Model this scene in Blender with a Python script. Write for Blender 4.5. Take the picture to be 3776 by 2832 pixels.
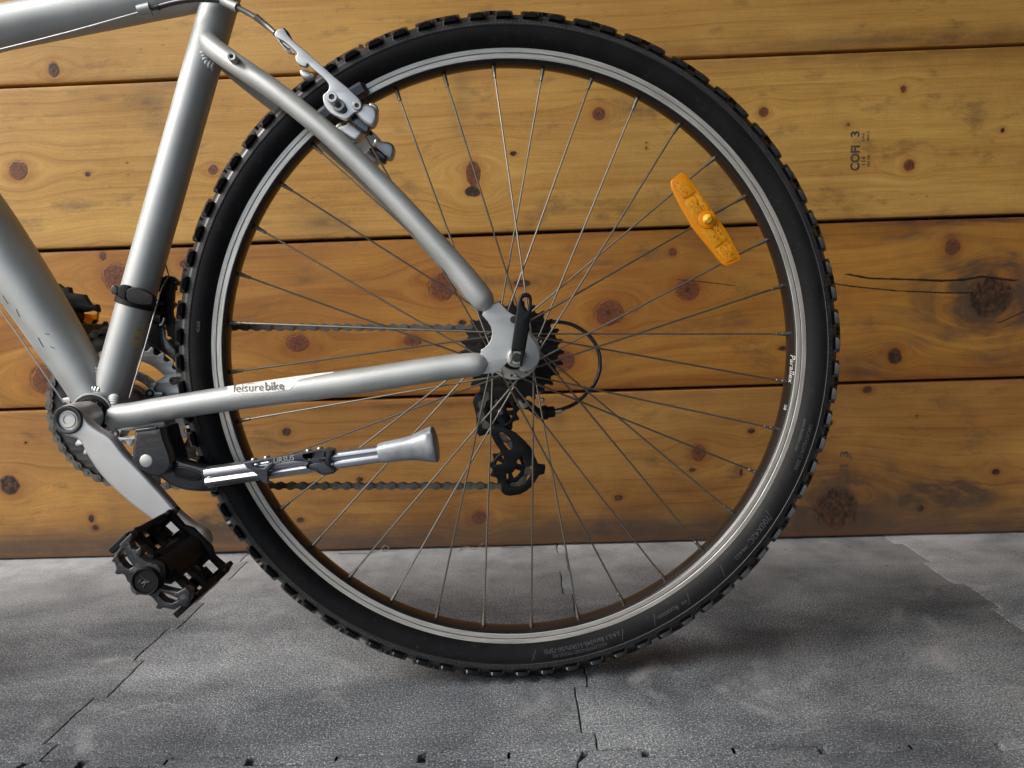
import bpy, bmesh, math, random
from mathutils import Vector, Matrix, noise
for o in list(bpy.data.objects): bpy.data.objects.remove(o)
SC = bpy.context.scene
COL = SC.collection
rnd = random.Random(7)
PI = math.pi
R_ = math.radians

# ------------------------------------------------------------------ camera
# poses (metres). World: x along the plank wall, y into the wall, z up, origin under the rear tyre
F = 2618.0
RW = Matrix(((0.99924685, 0.01787434, -0.0344418), (-0.0319759, -0.12354898, -0.99182317), (-0.02198343, 0.99217748, -0.12288438)))
CAM = Vector((0.01370006, -0.73111178, 0.40968557))
RB = Matrix(((0.99933658, -0.03542094, -0.00847147), (-0.01054065, -0.05864423, -0.9982233), (0.0348612, 0.99765035, -0.05897868)))
TB = Vector((0.000740566, -0.0331921030, 0.755032638))
cam_d = bpy.data.cameras.new('camera')
cam = bpy.data.objects.new('camera', cam_d); COL.objects.link(cam)
cam_d.sensor_width = 36; cam_d.lens = 36 * F / 3776; cam_d.clip_start = 0.02; cam_d.clip_end = 300
cam.matrix_world = Matrix.Translation(CAM) @ (RW.transposed() @ Matrix(((1, 0, 0), (0, -1, 0), (0, 0, -1)))).to_4x4()
SC.camera = cam

# ------------------------------------------------------------------ sky, sun, exposure
w = bpy.data.worlds.new('World'); SC.world = w; w.use_nodes = True
nt = w.node_tree
bg = nt.nodes['Background']; sky = nt.nodes.new('ShaderNodeTexSky'); sky.sky_type = 'NISHITA'; sky.sun_disc = False
SUN_AZ, SUN_EL = R_(-64), R_(42)      # azimuth from -y (camera side) towards -x
sd = Vector((math.sin(SUN_AZ) * math.cos(SUN_EL), -math.cos(SUN_AZ) * math.cos(SUN_EL), math.sin(SUN_EL)))
sky.sun_elevation = SUN_EL; sky.sun_rotation = math.atan2(sd.x, sd.y)
sky.air_density = 1.2; sky.dust_density = 3.0; sky.ozone_density = 1.2
nt.links.new(sky.outputs[0], bg.inputs[0]); bg.inputs[1].default_value = 0.15
sl = bpy.data.lights.new('sun', 'SUN'); so = bpy.data.objects.new('sun', sl); COL.objects.link(so)
sl.energy = 1.5; sl.angle = R_(30); sl.color = (1, 0.995, 0.985)
so.rotation_euler = sd.to_track_quat('Z', 'Y').to_euler()
SC.view_settings.view_transform = 'Standard'; SC.view_settings.look = 'None'
SC.view_settings.gamma = 1; SC.view_settings.use_curve_mapping = False
SC.view_settings.exposure = 1.0

# ------------------------------------------------------------------ materials
def mat(name, col, rough=0.5, metal=0.0, bump=0.0, bscale=400.0, var=0.0, vscale=60.0, spec=0.5, coat=0.0, trans=0.0, wear=0.0, wearcol=(0.4, 0.4, 0.4), rvar=0.0):
    m = bpy.data.materials.new(name); m.use_nodes = True
    t = m.node_tree; b = t.nodes['Principled BSDF']; L = t.links.new
    b.inputs['Roughness'].default_value = rough; b.inputs['Metallic'].default_value = metal
    b.inputs['Specular IOR Level'].default_value = spec
    b.inputs['Coat Weight'].default_value = coat; b.inputs['Coat Roughness'].default_value = 0.12
    b.inputs['Transmission Weight'].default_value = trans
    tc = t.nodes.new('ShaderNodeTexCoord')
    out = None
    rgb = t.nodes.new('ShaderNodeRGB'); rgb.outputs[0].default_value = (*col, 1); out = rgb.outputs[0]
    if var:
        n = t.nodes.new('ShaderNodeTexNoise'); n.inputs['Scale'].default_value = vscale; n.inputs['Detail'].default_value = 6
        L(tc.outputs['Object'], n.inputs['Vector'])
        mx = t.nodes.new('ShaderNodeMix'); mx.data_type = 'RGBA'; mx.blend_type = 'MULTIPLY'; mx.inputs[0].default_value = 1
        r = t.nodes.new('ShaderNodeMapRange'); r.inputs[1].default_value = 0.3; r.inputs[2].default_value = 0.7; r.inputs[3].default_value = 1 - var; r.inputs[4].default_value = 1 + var
        L(n.outputs[0], r.inputs[0]); L(out, mx.inputs[6]); L(r.outputs[0], mx.inputs[7]); out = mx.outputs[2]
        if rvar:
            r2 = t.nodes.new('ShaderNodeMapRange'); r2.inputs[1].default_value = 0.3; r2.inputs[2].default_value = 0.7
            r2.inputs[3].default_value = rough - rvar; r2.inputs[4].default_value = rough + rvar
            L(n.outputs[0], r2.inputs[0]); L(r2.outputs[0], b.inputs['Roughness'])
    if wear:
        n = t.nodes.new('ShaderNodeTexNoise'); n.inputs['Scale'].default_value = 140; n.inputs['Detail'].default_value = 8; n.inputs['Roughness'].default_value = 0.7
        L(tc.outputs['Object'], n.inputs['Vector'])
        r = t.nodes.new('ShaderNodeMapRange'); r.inputs[1].default_value = 0.62 - wear * 0.3; r.inputs[2].default_value = 0.72 - wear * 0.3
        mx = t.nodes.new('ShaderNodeMix'); mx.data_type = 'RGBA'
        mx.inputs[7].default_value = (*wearcol, 1)
        L(n.outputs[0], r.inputs[0]); L(r.outputs[0], mx.inputs[0]); L(out, mx.inputs[6]); out = mx.outputs[2]
    L(out, b.inputs['Base Color'])
    if bump:
        n = t.nodes.new('ShaderNodeTexNoise'); n.inputs['Scale'].default_value = bscale; n.inputs['Detail'].default_value = 4
        L(tc.outputs['Object'], n.inputs['Vector'])
        bp = t.nodes.new('ShaderNodeBump'); bp.inputs['Strength'].default_value = bump; bp.inputs['Distance'].default_value = 0.001
        L(n.outputs[0], bp.inputs['Height']); L(bp.outputs[0], b.inputs['Normal'])
    return m
M = {}
M['paint'] = mat('silver_paint', (0.36, 0.375, 0.372), 0.50, 0.50, bump=0.22, bscale=1500, var=0.10, vscale=26, rvar=0.07)
M['drop'] = mat('dropout_paint', (0.36, 0.375, 0.375), 0.48, 0.5, bump=0.1, bscale=2200, var=0.06, vscale=60)
M['weld'] = mat('weld_metal', (0.50, 0.51, 0.50), 0.28, 0.9)
M['crank'] = mat('cast_aluminium', (0.46, 0.46, 0.465), 0.42, 0.7, bump=0.12, bscale=900, var=0.07, vscale=30)
M['alu'] = mat('polished_aluminium', (0.36, 0.37, 0.40), 0.30, 0.95, var=0.06, vscale=50)
M['alud'] = mat('brushed_aluminium', (0.42, 0.42, 0.41), 0.42, 0.9, var=0.12, vscale=90)
M['steel'] = mat('stainless_spoke', (0.19, 0.18, 0.155), 0.38, 0.85, var=0.1, vscale=80)
M['brass'] = mat('dull_nipple', (0.20, 0.185, 0.15), 0.42, 0.85)
M['chain'] = mat('oily_chain_steel', (0.115, 0.108, 0.098), 0.40, 0.7, var=0.3, vscale=180)
M['chain2'] = mat('inner_link_steel', (0.06, 0.056, 0.050), 0.42, 0.7, var=0.3, vscale=200)
M['chaind'] = mat('dark_pin_steel', (0.05, 0.048, 0.044), 0.35, 0.8)
M['black'] = mat('black_metal', (0.004, 0.004, 0.0045), 0.36, 0.0, spec=0.22, var=0.2, vscale=90)
M['cog'] = mat('black_sprocket', (0.007, 0.006, 0.0055), 0.4, 0.1, spec=0.3, var=0.35, vscale=70, wear=0.12, wearcol=(0.06, 0.035, 0.02))
M['gloss'] = mat('glossy_black', (0.010, 0.011, 0.016), 0.20, 0.0, bump=0.25, bscale=160, coat=0.6)
M['shoulder'] = mat('shoulder_rubber', (0.017, 0.018, 0.021), 0.34, 0.0, spec=0.7, bump=0.1, bscale=260, var=0.2, vscale=60)
M['leverb'] = mat('black_lever', (0.004, 0.004, 0.005), 0.32, 0.0, spec=0.25)
M['plast'] = mat('black_plastic', (0.0048, 0.0048, 0.0055), 0.52, 0.0, spec=0.22, bump=0.25, bscale=500, var=0.2, vscale=120)
M['rubber'] = mat('tyre_rubber', (0.0062, 0.0062, 0.0070), 0.50, metal=0.0, spec=0.16, wear=0.10, wearcol=(0.022, 0.022, 0.022), bump=0.06, bscale=500, var=0.25, vscale=35, rvar=0.08)
M['rubberk'] = mat('tread_rubber', (0.0055, 0.0055, 0.0062), 0.34, 0.0, spec=0.4, bump=0.15, bscale=300, var=0.25, vscale=60)
M['emboss'] = mat('embossed_rubber', (0.042, 0.044, 0.048), 0.5, 0.0)
M['rib'] = mat('rib_rubber', (0.15, 0.15, 0.155), 0.5, 0.0)
M['ringb'] = mat('black_ring', (0.010, 0.010, 0.010), 0.5, 0.0, var=0.3, vscale=80)
M['boot'] = mat('grey_cable_boot', (0.12, 0.115, 0.105), 0.35, 0.3)
M['scuff'] = mat('scuffed_plastic', (0.014, 0.015, 0.018), 0.36, 0.0, bump=0.35, bscale=350, wear=0.32, wearcol=(0.075, 0.08, 0.09))
M['rimb'] = mat('black_rim_paint', (0.011, 0.010, 0.010), 0.26, 0.0, var=0.2, vscale=40)
M['hub'] = mat('hub_aluminium', (0.42, 0.41, 0.38), 0.45, 0.8, var=0.1, vscale=100)
M['gold'] = mat('gold_sticker', (0.42, 0.36, 0.20), 0.45, 0.1)
M['white'] = mat('white_decal', (0.72, 0.71, 0.66), 0.35, 0.0)
M['ink'] = mat('grey_print', (0.07, 0.065, 0.065), 0.5, 0.0)
M['inkl'] = mat('pale_print', (0.42, 0.42, 0.41), 0.5, 0.0)
M['stamp'] = mat('stamp_ink', (0.060, 0.050, 0.045), 0.7, 0.0, var=0.4, vscale=250)
M['stampl'] = mat('faded_stamp_ink', (0.10, 0.064, 0.034), 0.7, 0.0, var=0.3, vscale=250)
M['rubg'] = mat('grey_foot_rubber', (0.20, 0.22, 0.235), 0.34, 0.15, bump=0.25, bscale=120, var=0.35, vscale=55)
M['kbl'] = mat('grey_sleeve_plastic', (0.034, 0.038, 0.048), 0.35, 0.1, bump=0.1, bscale=200, var=0.15, vscale=80)
M['straw'] = mat('dry_stem', (0.20, 0.17, 0.12), 0.8)
M['housing'] = mat('cable_housing', (0.014, 0.014, 0.018), 0.25, 0.0, coat=0.3)
M['brk'] = mat('brake_aluminium', (0.50, 0.49, 0.47), 0.36, 0.8, bump=0.08, bscale=900, var=0.06, vscale=60)

def brushed_track():
    m = mat('machined_brake_track', (0.45, 0.435, 0.40), 0.38, 0.4)
    t = m.node_tree; b = t.nodes['Principled BSDF']; L = t.links.new
    tc = t.nodes.new('ShaderNodeTexCoord'); sx = t.nodes.new('ShaderNodeSeparateXYZ'); L(tc.outputs['Object'], sx.inputs[0])
    ln = t.nodes.new('ShaderNodeVectorMath'); ln.operation = 'LENGTH'
    cz = t.nodes.new('ShaderNodeCombineXYZ'); L(sx.outputs[0], cz.inputs[0]); L(sx.outputs[2], cz.inputs[2]); L(cz.outputs[0], ln.inputs[0])
    at2 = t.nodes.new('ShaderNodeMath'); at2.operation = 'ARCTAN2'; L(sx.outputs[2], at2.inputs[0]); L(sx.outputs[0], at2.inputs[1])
    c2 = t.nodes.new('ShaderNodeCombineXYZ'); 
    mm = t.nodes.new('ShaderNodeMath'); mm.operation = 'MULTIPLY'; mm.inputs[1].default_value = 900; L(ln.outputs['Value'], mm.inputs[0])
    m2 = t.nodes.new('ShaderNodeMath'); m2.operation = 'MULTIPLY'; m2.inputs[1].default_value = 6; L(at2.outputs[0], m2.inputs[0])
    L(mm.outputs[0], c2.inputs[0]); L(m2.outputs[0], c2.inputs[1])
    n = t.nodes.new('ShaderNodeTexNoise'); n.inputs['Scale'].default_value = 1.2; n.inputs['Detail'].default_value = 5; n.inputs['Roughness'].default_value = 0.7; L(c2.outputs[0], n.inputs['Vector'])
    cr = t.nodes.new('ShaderNodeValToRGB'); cr.color_ramp.elements[0].position = 0.32; cr.color_ramp.elements[1].position = 0.62
    cr.color_ramp.elements[0].color = (0.24, 0.235, 0.22, 1); cr.color_ramp.elements[1].color = (0.56, 0.545, 0.51, 1)
    L(n.outputs[0], cr.inputs[0]); L(cr.outputs[0], b.inputs['Base Color'])
    return m
M['track'] = brushed_track()

def amber(name, col, scale, strength):
    m = mat(name, col, 0.12, 0.0, trans=0.5)
    t = m.node_tree; b = t.nodes['Principled BSDF']; L = t.links.new
    b.inputs['IOR'].default_value = 1.45
    b.inputs['Subsurface Weight'].default_value = 0.0
    tc = t.nodes.new('ShaderNodeTexCoord'); v = t.nodes.new('ShaderNodeTexVoronoi'); v.feature = 'DISTANCE_TO_EDGE'; v.inputs['Scale'].default_value = scale
    v.inputs['Randomness'].default_value = 0.15
    L(tc.outputs['Object'], v.inputs['Vector'])
    bp = t.nodes.new('ShaderNodeBump'); bp.inputs['Strength'].default_value = strength; bp.inputs['Distance'].default_value = 0.001
    L(v.outputs['Distance'], bp.inputs['Height']); L(bp.outputs[0], b.inputs['Normal'])
    if strength > .5:
        v2 = t.nodes.new('ShaderNodeTexVoronoi'); v2.inputs['Scale'].default_value = scale; v2.inputs['Randomness'].default_value = 0.15; L(tc.outputs['Object'], v2.inputs['Vector'])
        sp = t.nodes.new('ShaderNodeSeparateColor'); L(v2.outputs['Color'], sp.inputs[0])
        cr = t.nodes.new('ShaderNodeMix'); cr.data_type = 'RGBA'; cr.inputs[6].default_value = (col[0] * .50, col[1] * .36, col[2] * .5, 1); cr.inputs[7].default_value = (min(1, col[0] * 1.1), min(1, col[1] * 1.5), col[2] * 2.5, 1)
        L(sp.outputs[0], cr.inputs[0])
        cr2 = t.nodes.new('ShaderNodeMix'); cr2.data_type = 'RGBA'; rr = t.nodes.new('ShaderNodeMapRange'); rr.inputs[1].default_value = 0.04; rr.inputs[2].default_value = 0.14; L(v.outputs['Distance'], rr.inputs[0])
        cr2.inputs[6].default_value = (1.0, 0.50, 0.03, 1); L(rr.outputs[0], cr2.inputs[0]); L(cr.outputs[2], cr2.inputs[7]); L(cr2.outputs[2], b.inputs['Base Color'])
    return m
M['amb'] = amber('amber_plastic', (1.0, 0.40, 0.012), 700, 0.2)
M['ambh'] = amber('amber_hex_lens', (1.0, 0.42, 0.012), 330, 1.0)
M['ambd'] = amber('amber_dark_lens', (0.80, 0.22, 0.006), 330, 1.0)
M['yel'] = mat('yellow_cap', (0.85, 0.50, 0.05), 0.3, 0.0)

# ------------------------------------------------------------------ helpers
def at(px, py, y):
    """point of the photograph on the bicycle-parallel plane y (mm) -> bicycle space (m)"""
    d = RB.transposed() @ Vector(((px - 1888) / F, (py - 1416) / F, 1.0)); o = -(RB.transposed() @ TB)
    t = (y * 0.001 - o.y) / d.y
    return o + d * t
def crop(ox, oy, s):
    return lambda pts: [(ox + a / s, oy + b / s) for a, b in pts]
K1 = crop(0, 0, 2.212); K3 = crop(0, 900, 2.074); KB = crop(900, 0, 2.37); K4 = crop(150, 1350, 2.37); KH = crop(1600, 1000, 3.16)
KD = crop(1650, 1350, 3.0167); KK = crop(350, 1500, 1.7015); KP = crop(350, 1850, 3.686); KR = crop(2400, 550, 3.318); KS = crop(350, 950, 3.0175)
def wray(px, py):
    return RW.transposed() @ Vector(((px - 1888) / F, (py - 1416) / F, 1.0))
WALL_Y = 0.3955
def on_wall(px, py, Y=WALL_Y):
    d = wray(px, py); return CAM + d * ((Y - CAM.y) / d.y)
def on_floor(px, py):
    d = wray(px, py); return CAM + d * ((0 - CAM.z) / d.z)

def finish(me, material, angle=35):
    me.materials.append(material)
    for p in me.polygons: p.use_smooth = True
    me.set_sharp_from_angle(angle=R_(angle))
def link(name, me, parent=None, matrix=None):
    o = bpy.data.objects.new(name, me); COL.objects.link(o)
    if parent: o.parent = parent
    if matrix is not None: o.matrix_local = matrix
    return o
def empty(name, parent=None):
    o = bpy.data.objects.new(name, None); COL.objects.link(o); o.empty_display_size = 0.02
    if parent: o.parent = parent
    return o
def tag(o, **k):
    for a, b in k.items(): o[a] = b
    return o
def pydata(name, v, f, material, parent=None, angle=35, matrix=None):
    me = bpy.data.meshes.new(name); me.from_pydata(v, [], f); me.update()
    bm = bmesh.new(); bm.from_mesh(me); bmesh.ops.recalc_face_normals(bm, faces=bm.faces); bm.to_mesh(me); bm.free()
    finish(me, material, angle)
    return link(name, me, parent, matrix)
def catmull(pts, n=6, closed=False):
    P = [Vector(p) for p in pts]; out = []; N = len(P)
    rng = N if closed else N - 1
    for i in range(rng):
        if closed: a, b, c, d = P[i - 1], P[i], P[(i + 1) % N], P[(i + 2) % N]
        else: a, b, c, d = P[max(i - 1, 0)], P[i], P[i + 1], P[min(i + 2, N - 1)]
        for k in range(n):
            t = k / n; t2 = t * t; t3 = t2 * t
            out.append(0.5 * ((2 * b) + (c - a) * t + (2 * a - 5 * b + 4 * c - d) * t2 + (3 * b - a - 3 * c + d) * t3))
    if not closed: out.append(P[-1])
    return out
def plate_mesh(name, loops, thick, bevel=0.0005, bres=1, shrink=0.0):
    """flat plate: loops (outer, holes...) in x,z metres; front face at y=0, back at y=thick"""
    cu = bpy.data.curves.new(name, 'CURVE'); cu.dimensions = '2D'; cu.fill_mode = 'BOTH'
    cu.extrude = max(thick / 2 - bevel, 1e-5); cu.bevel_depth = bevel; cu.bevel_resolution = bres; cu.offset = -bevel - shrink
    for lp in loops:
        s = cu.splines.new('POLY'); s.points.add(len(lp) - 1); s.use_cyclic_u = True
        for q, p in zip(s.points, lp): q.co = (p[0], p[1], 0, 1)
    o = bpy.data.objects.new(name, cu); COL.objects.link(o)
    dg = bpy.context.evaluated_depsgraph_get(); dg.update()
    me = bpy.data.meshes.new_from_object(o.evaluated_get(dg)); me.name = name
    bpy.data.objects.remove(o); bpy.data.curves.remove(cu)
    me.transform(Matrix(((1, 0, 0, 0), (0, 0, -1, thick / 2), (0, 1, 0, 0), (0, 0, 0, 1))))
    me.materials.clear()
    bm = bmesh.new(); bm.from_mesh(me); bmesh.ops.remove_doubles(bm, verts=bm.verts, dist=1e-6); bmesh.ops.recalc_face_normals(bm, faces=bm.faces); bm.to_mesh(me); bm.free()
    return me
def plate(name, loops, y, thick, m, parent, bevel=0.0006, smooth=0, bres=1, angle=35):
    """loops in photograph pixels read at depth y (mm); thickness in mm away from the camera"""
    L = []
    for lp in loops:
        q = [at(a, b, y) for a, b in lp]; q = [(v.x, v.z) for v in q]
        if smooth: q = [(v.x, v.y) for v in catmull([(a, b, 0) for a, b in q], smooth, True)]
        L.append(q)
    me = plate_mesh(name, L, thick * 0.001, bevel, bres); finish(me, m, angle)
    me.transform(Matrix.Translation((0, y * 0.001, 0)))
    return link(name, me, parent)
def sweep_data(pts, rad, seg=16, flat=None, cap=True):
    """tube along pts; rad = radius or list; flat = (a,b) scale across / along y"""
    P = [Vector(p) for p in pts]; n = len(P)
    if not isinstance(rad, (list, tuple)): rad = [rad] * n
    V = []; Fc = []
    up = Vector((0, 1, 0))
    t0 = (P[1] - P[0]).normalized()
    if abs(t0.dot(up)) > 0.9: up = Vector((1, 0, 0))
    nrm = (up - t0 * up.dot(t0)).normalized()
    for i in range(n):
        t = (P[min(i + 1, n - 1)] - P[max(i - 1, 0)]).normalized()
        nrm = (nrm - t * nrm.dot(t)).normalized(); bi = t.cross(nrm)
        for k in range(seg):
            a = 2 * PI * k / seg; ca, sa = math.cos(a), math.sin(a)
            f = flat if flat else (1, 1)
            V.append(P[i] + nrm * ca * rad[i] * f[1] + bi * sa * rad[i] * f[0])
    for i in range(n - 1):
        for k in range(seg):
            a = i * seg + k; b = i * seg + (k + 1) % seg
            Fc.append((a, b, b + seg, a + seg))
    if cap:
        Fc.append(tuple(range(seg - 1, -1, -1))); Fc.append(tuple((n - 1) * seg + k for k in range(seg)))
    return V, Fc
def tube(name, pts, rad, m, parent, seg=20, flat=None, n=0, cap=True):
    if n:
        r = rad if isinstance(rad, (list, tuple)) else [rad] * len(pts)
        q = catmull([(*p, ) for p in pts], n)
        rr = [v.x for v in catmull([(a, 0, 0) for a in r], n)]
        pts, rad = q, rr
    V, Fc = sweep_data(pts, rad, seg, flat, cap)
    return pydata(name, V, Fc, m, parent, 50)
def lathe_data(prof, seg, c=(0, 0), closed=False):
    """profile (r, y) metres turned about the y axis through c=(x,z)"""
    V = []; Fc = []; n = len(prof)
    for k in range(seg):
        a = 2 * PI * k / seg
        for r, y in prof: V.append((c[0] + r * math.cos(a), y, c[1] + r * math.sin(a)))
    m_ = n if closed else n - 1
    for k in range(seg):
        for i in range(m_):
            a = k * n + i; b = k * n + (i + 1) % n; c2 = ((k + 1) % seg) * n + (i + 1) % n; d = ((k + 1) % seg) * n + i
            Fc.append((a, b, c2, d))
    return V, Fc
def lathe(name, prof, m, parent, seg=48, c=(0, 0), closed=False, angle=35):
    V, Fc = lathe_data([(r * 0.001, y * 0.001) for r, y in prof], seg, c, closed)
    me = bpy.data.meshes.new(name); me.from_pydata(V, [], Fc); me.update()
    bm = bmesh.new(); bm.from_mesh(me); bmesh.ops.remove_doubles(bm, verts=bm.verts, dist=1e-7); bmesh.ops.recalc_face_normals(bm, faces=bm.faces); bm.to_mesh(me); bm.free()
    finish(me, m, angle)
    return link(name, me, parent)
def disc(name, c, y, r, h, m, parent, seg=24, dome=0.0, bev=0.4):
    """turned button: front at y (mm), height h towards the wall"""
    return lathe(name, [(0.001, y - dome), (r * 0.6, y - dome * 0.7), (r - bev, y), (r, y + bev), (r, y + h), (0.001, y + h)], m, parent, seg, c)
def hexbolt(name, c, y, r, h, m, parent, hole=True):
    o = lathe(name, [(r * 0.52, y + 1.8), (r * 0.52, y), (r - 0.4, y), (r, y + 0.4), (r, y + h), (0.001, y + h)] if hole else [(0.001, y), (r, y), (r, y + h), (0.001, y + h)], m, parent, 18 if hole else 6, c)
    if hole:
        lathe('socket', [(0.001, y + 1.7), (r * 0.56, y + 1.7)], M['chaind'], parent, 6, c)
    return o
def text_mesh(s, bold=False, extrude=0.0, shear=0.0):
    cu = bpy.data.curves.new('text', 'FONT'); cu.body = s; cu.extrude = extrude; cu.shear = shear
    cu.offset = (0.012 if bold is True else float(bold)); cu.resolution_u = 3
    o = bpy.data.objects.new('text', cu); COL.objects.link(o)
    dg = bpy.context.evaluated_depsgraph_get(); dg.update()
    me = bpy.data.meshes.new_from_object(o.evaluated_get(dg)); bpy.data.objects.remove(o); bpy.data.curves.remove(cu)
    me.materials.clear(); return me
def grid_mesh_from(me, fn, name, m, parent):
    """subdivide a flat text/decal mesh a little and move each vertex with fn(u,v)"""
    bm = bmesh.new(); bm.from_mesh(me)
    bmesh.ops.triangulate(bm, faces=bm.faces)
    for _ in range(3):
        ed = [e_ for e_ in bm.edges if e_.calc_length() > 0.16]
        if ed: bmesh.ops.subdivide_edges(bm, edges=ed, cuts=1); bmesh.ops.triangulate(bm, faces=bm.faces)
    for v in bm.verts: v.co = fn(v.co.x, v.co.y)
    bm.to_mesh(me); bm.free(); me.name = name; finish(me, m)
    return link(name, me, parent)

# ------------------------------------------------------------------ plank wall
SEAM = [0.003, 0.2535, 0.5065, 0.756, 1.008, 1.26, 1.51]
#          (px, py, rx mm, rz mm, kind) kind: 0 red-brown sound knot, 1 dark knot
KNOTS = [
 (195, 255, 9, 12, 1), (1330, 172, 6, 4, 1), (120, 90, 0.1, 0.1, 0),
 (68, 628, 16, 15, 0), (787, 626, 8, 8, 0), (1746, 640, 12, 19, 0), (1742, 708, 13, 8, 1), (2207, 420, 10, 10, 0), (1893, 566, 6, 4, 1),
 (2815, 413, 8, 8, 0), (3331, 329, 5, 6, 0), (3352, 609, 9, 9, 0), (3126, 460, 4, 3, 0), (325, 643, 5, 4, 1), (468, 600, 2.5, 2, 1), (472, 645, 3, 2, 1), (1280, 880, 5, 3, 1), (2385, 528, 2.5, 2.5, 1), (2385, 548, 2.5, 2.5, 1), (3697, 480, 4, 4, 1),
 (429, 1023, 24, 23, 0), (164, 1401, 25, 25, 0), (376, 943, 6, 8, 1), (680, 972, 9, 7, 1), (1632, 1057, 24, 22, 0), (2245, 1155, 24, 21, 0), (2537, 1068, 19, 17, 0), (1097, 1266, 19, 14, 0), (1520, 1255, 15, 10, 0), (2070, 1330, 22, 18, 0),
 (3513, 910, 12, 13, 0), (3652, 1092, 36, 33, 1), (3300, 1313, 11, 13, 1), (1704, 1190, 7, 5, 1), (2890, 1285, 9, 4, 1), (3190, 1140, 0.1, 0.1, 1), (1925, 1045, 14, 6, 1), (2480, 930, 7, 7, 0), (115, 1480, 0.1, 0.1, 0),
 (35, 1788, 17, 17, 1), (1056, 1592, 8, 7, 1), (2575, 1669, 12, 14, 0), (2553, 1733, 6, 4, 1), (3080, 1874, 36, 36, 1), (3672, 1740, 7, 5, 1), (3394, 1874, 6, 6, 1), (1766, 1907, 13, 12, 0), (2281, 1836, 7, 5, 1), (1326, 1767, 6, 4, 1), (1109, 1917, 7, 5, 1), (3197, 1437, 8, 6, 1), (3380, 1535, 2.5, 2.5, 1), (337, 1912, 5, 7, 1), (352, 1946, 6, 5, 1), (2732, 1742, 3, 7, 1), (2770, 1590, 6, 4, 1), (95, 1632, 3, 3, 1), (3057, 1560, 6, 5, 1)]
#          smudges (px, py, rx, rz, strength)
STAIN = [(808, 1946, 55, 22, 0.8), (3480, 1827, 70, 22, 0.9), (3090, 1870, 85, 52, 0.75), (3640, 1095, 85, 52, 0.75), (3380, 870, 60, 6, 0.5), (3560, 812, 120, 6, 0.7), (3200, 205, 300, 10, 0.25), (3400, 140, 260, 10, 0.35), (560, 390, 18, 30, 0.45), (600, 300, 60, 10, 0.3),
 (2640, 760, 30, 60, 0.35), (1200, 820, 40, 12, 0.35), (1450, 250, 25, 30, 0.25), (1700, 330, 12, 60, 0.22), (3700, 1200, 50, 10, 0.4), (3400, 1260, 60, 10, 0.35), (3170, 1360, 40, 20, 0.4), (1400, 2000, 120, 14, 0.6), (1000, 1640, 40, 8, 0.4), (2330, 1960, 120, 18, 0.7), (2800, 1950, 180, 25, 0.6), (200, 2020, 160, 14, 0.5), (2060, 1560, 12, 20, 0.25), (3700, 1320, 60, 25, 0.35), (3060, 380, 8, 14, 0.2), (1100, 1000, 25, 10, .15), (1900, 1040, 40, 8, .35), (3450, 1180, 70, 8, .35), (2700, 1190, 60, 10, .25)]
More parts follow.
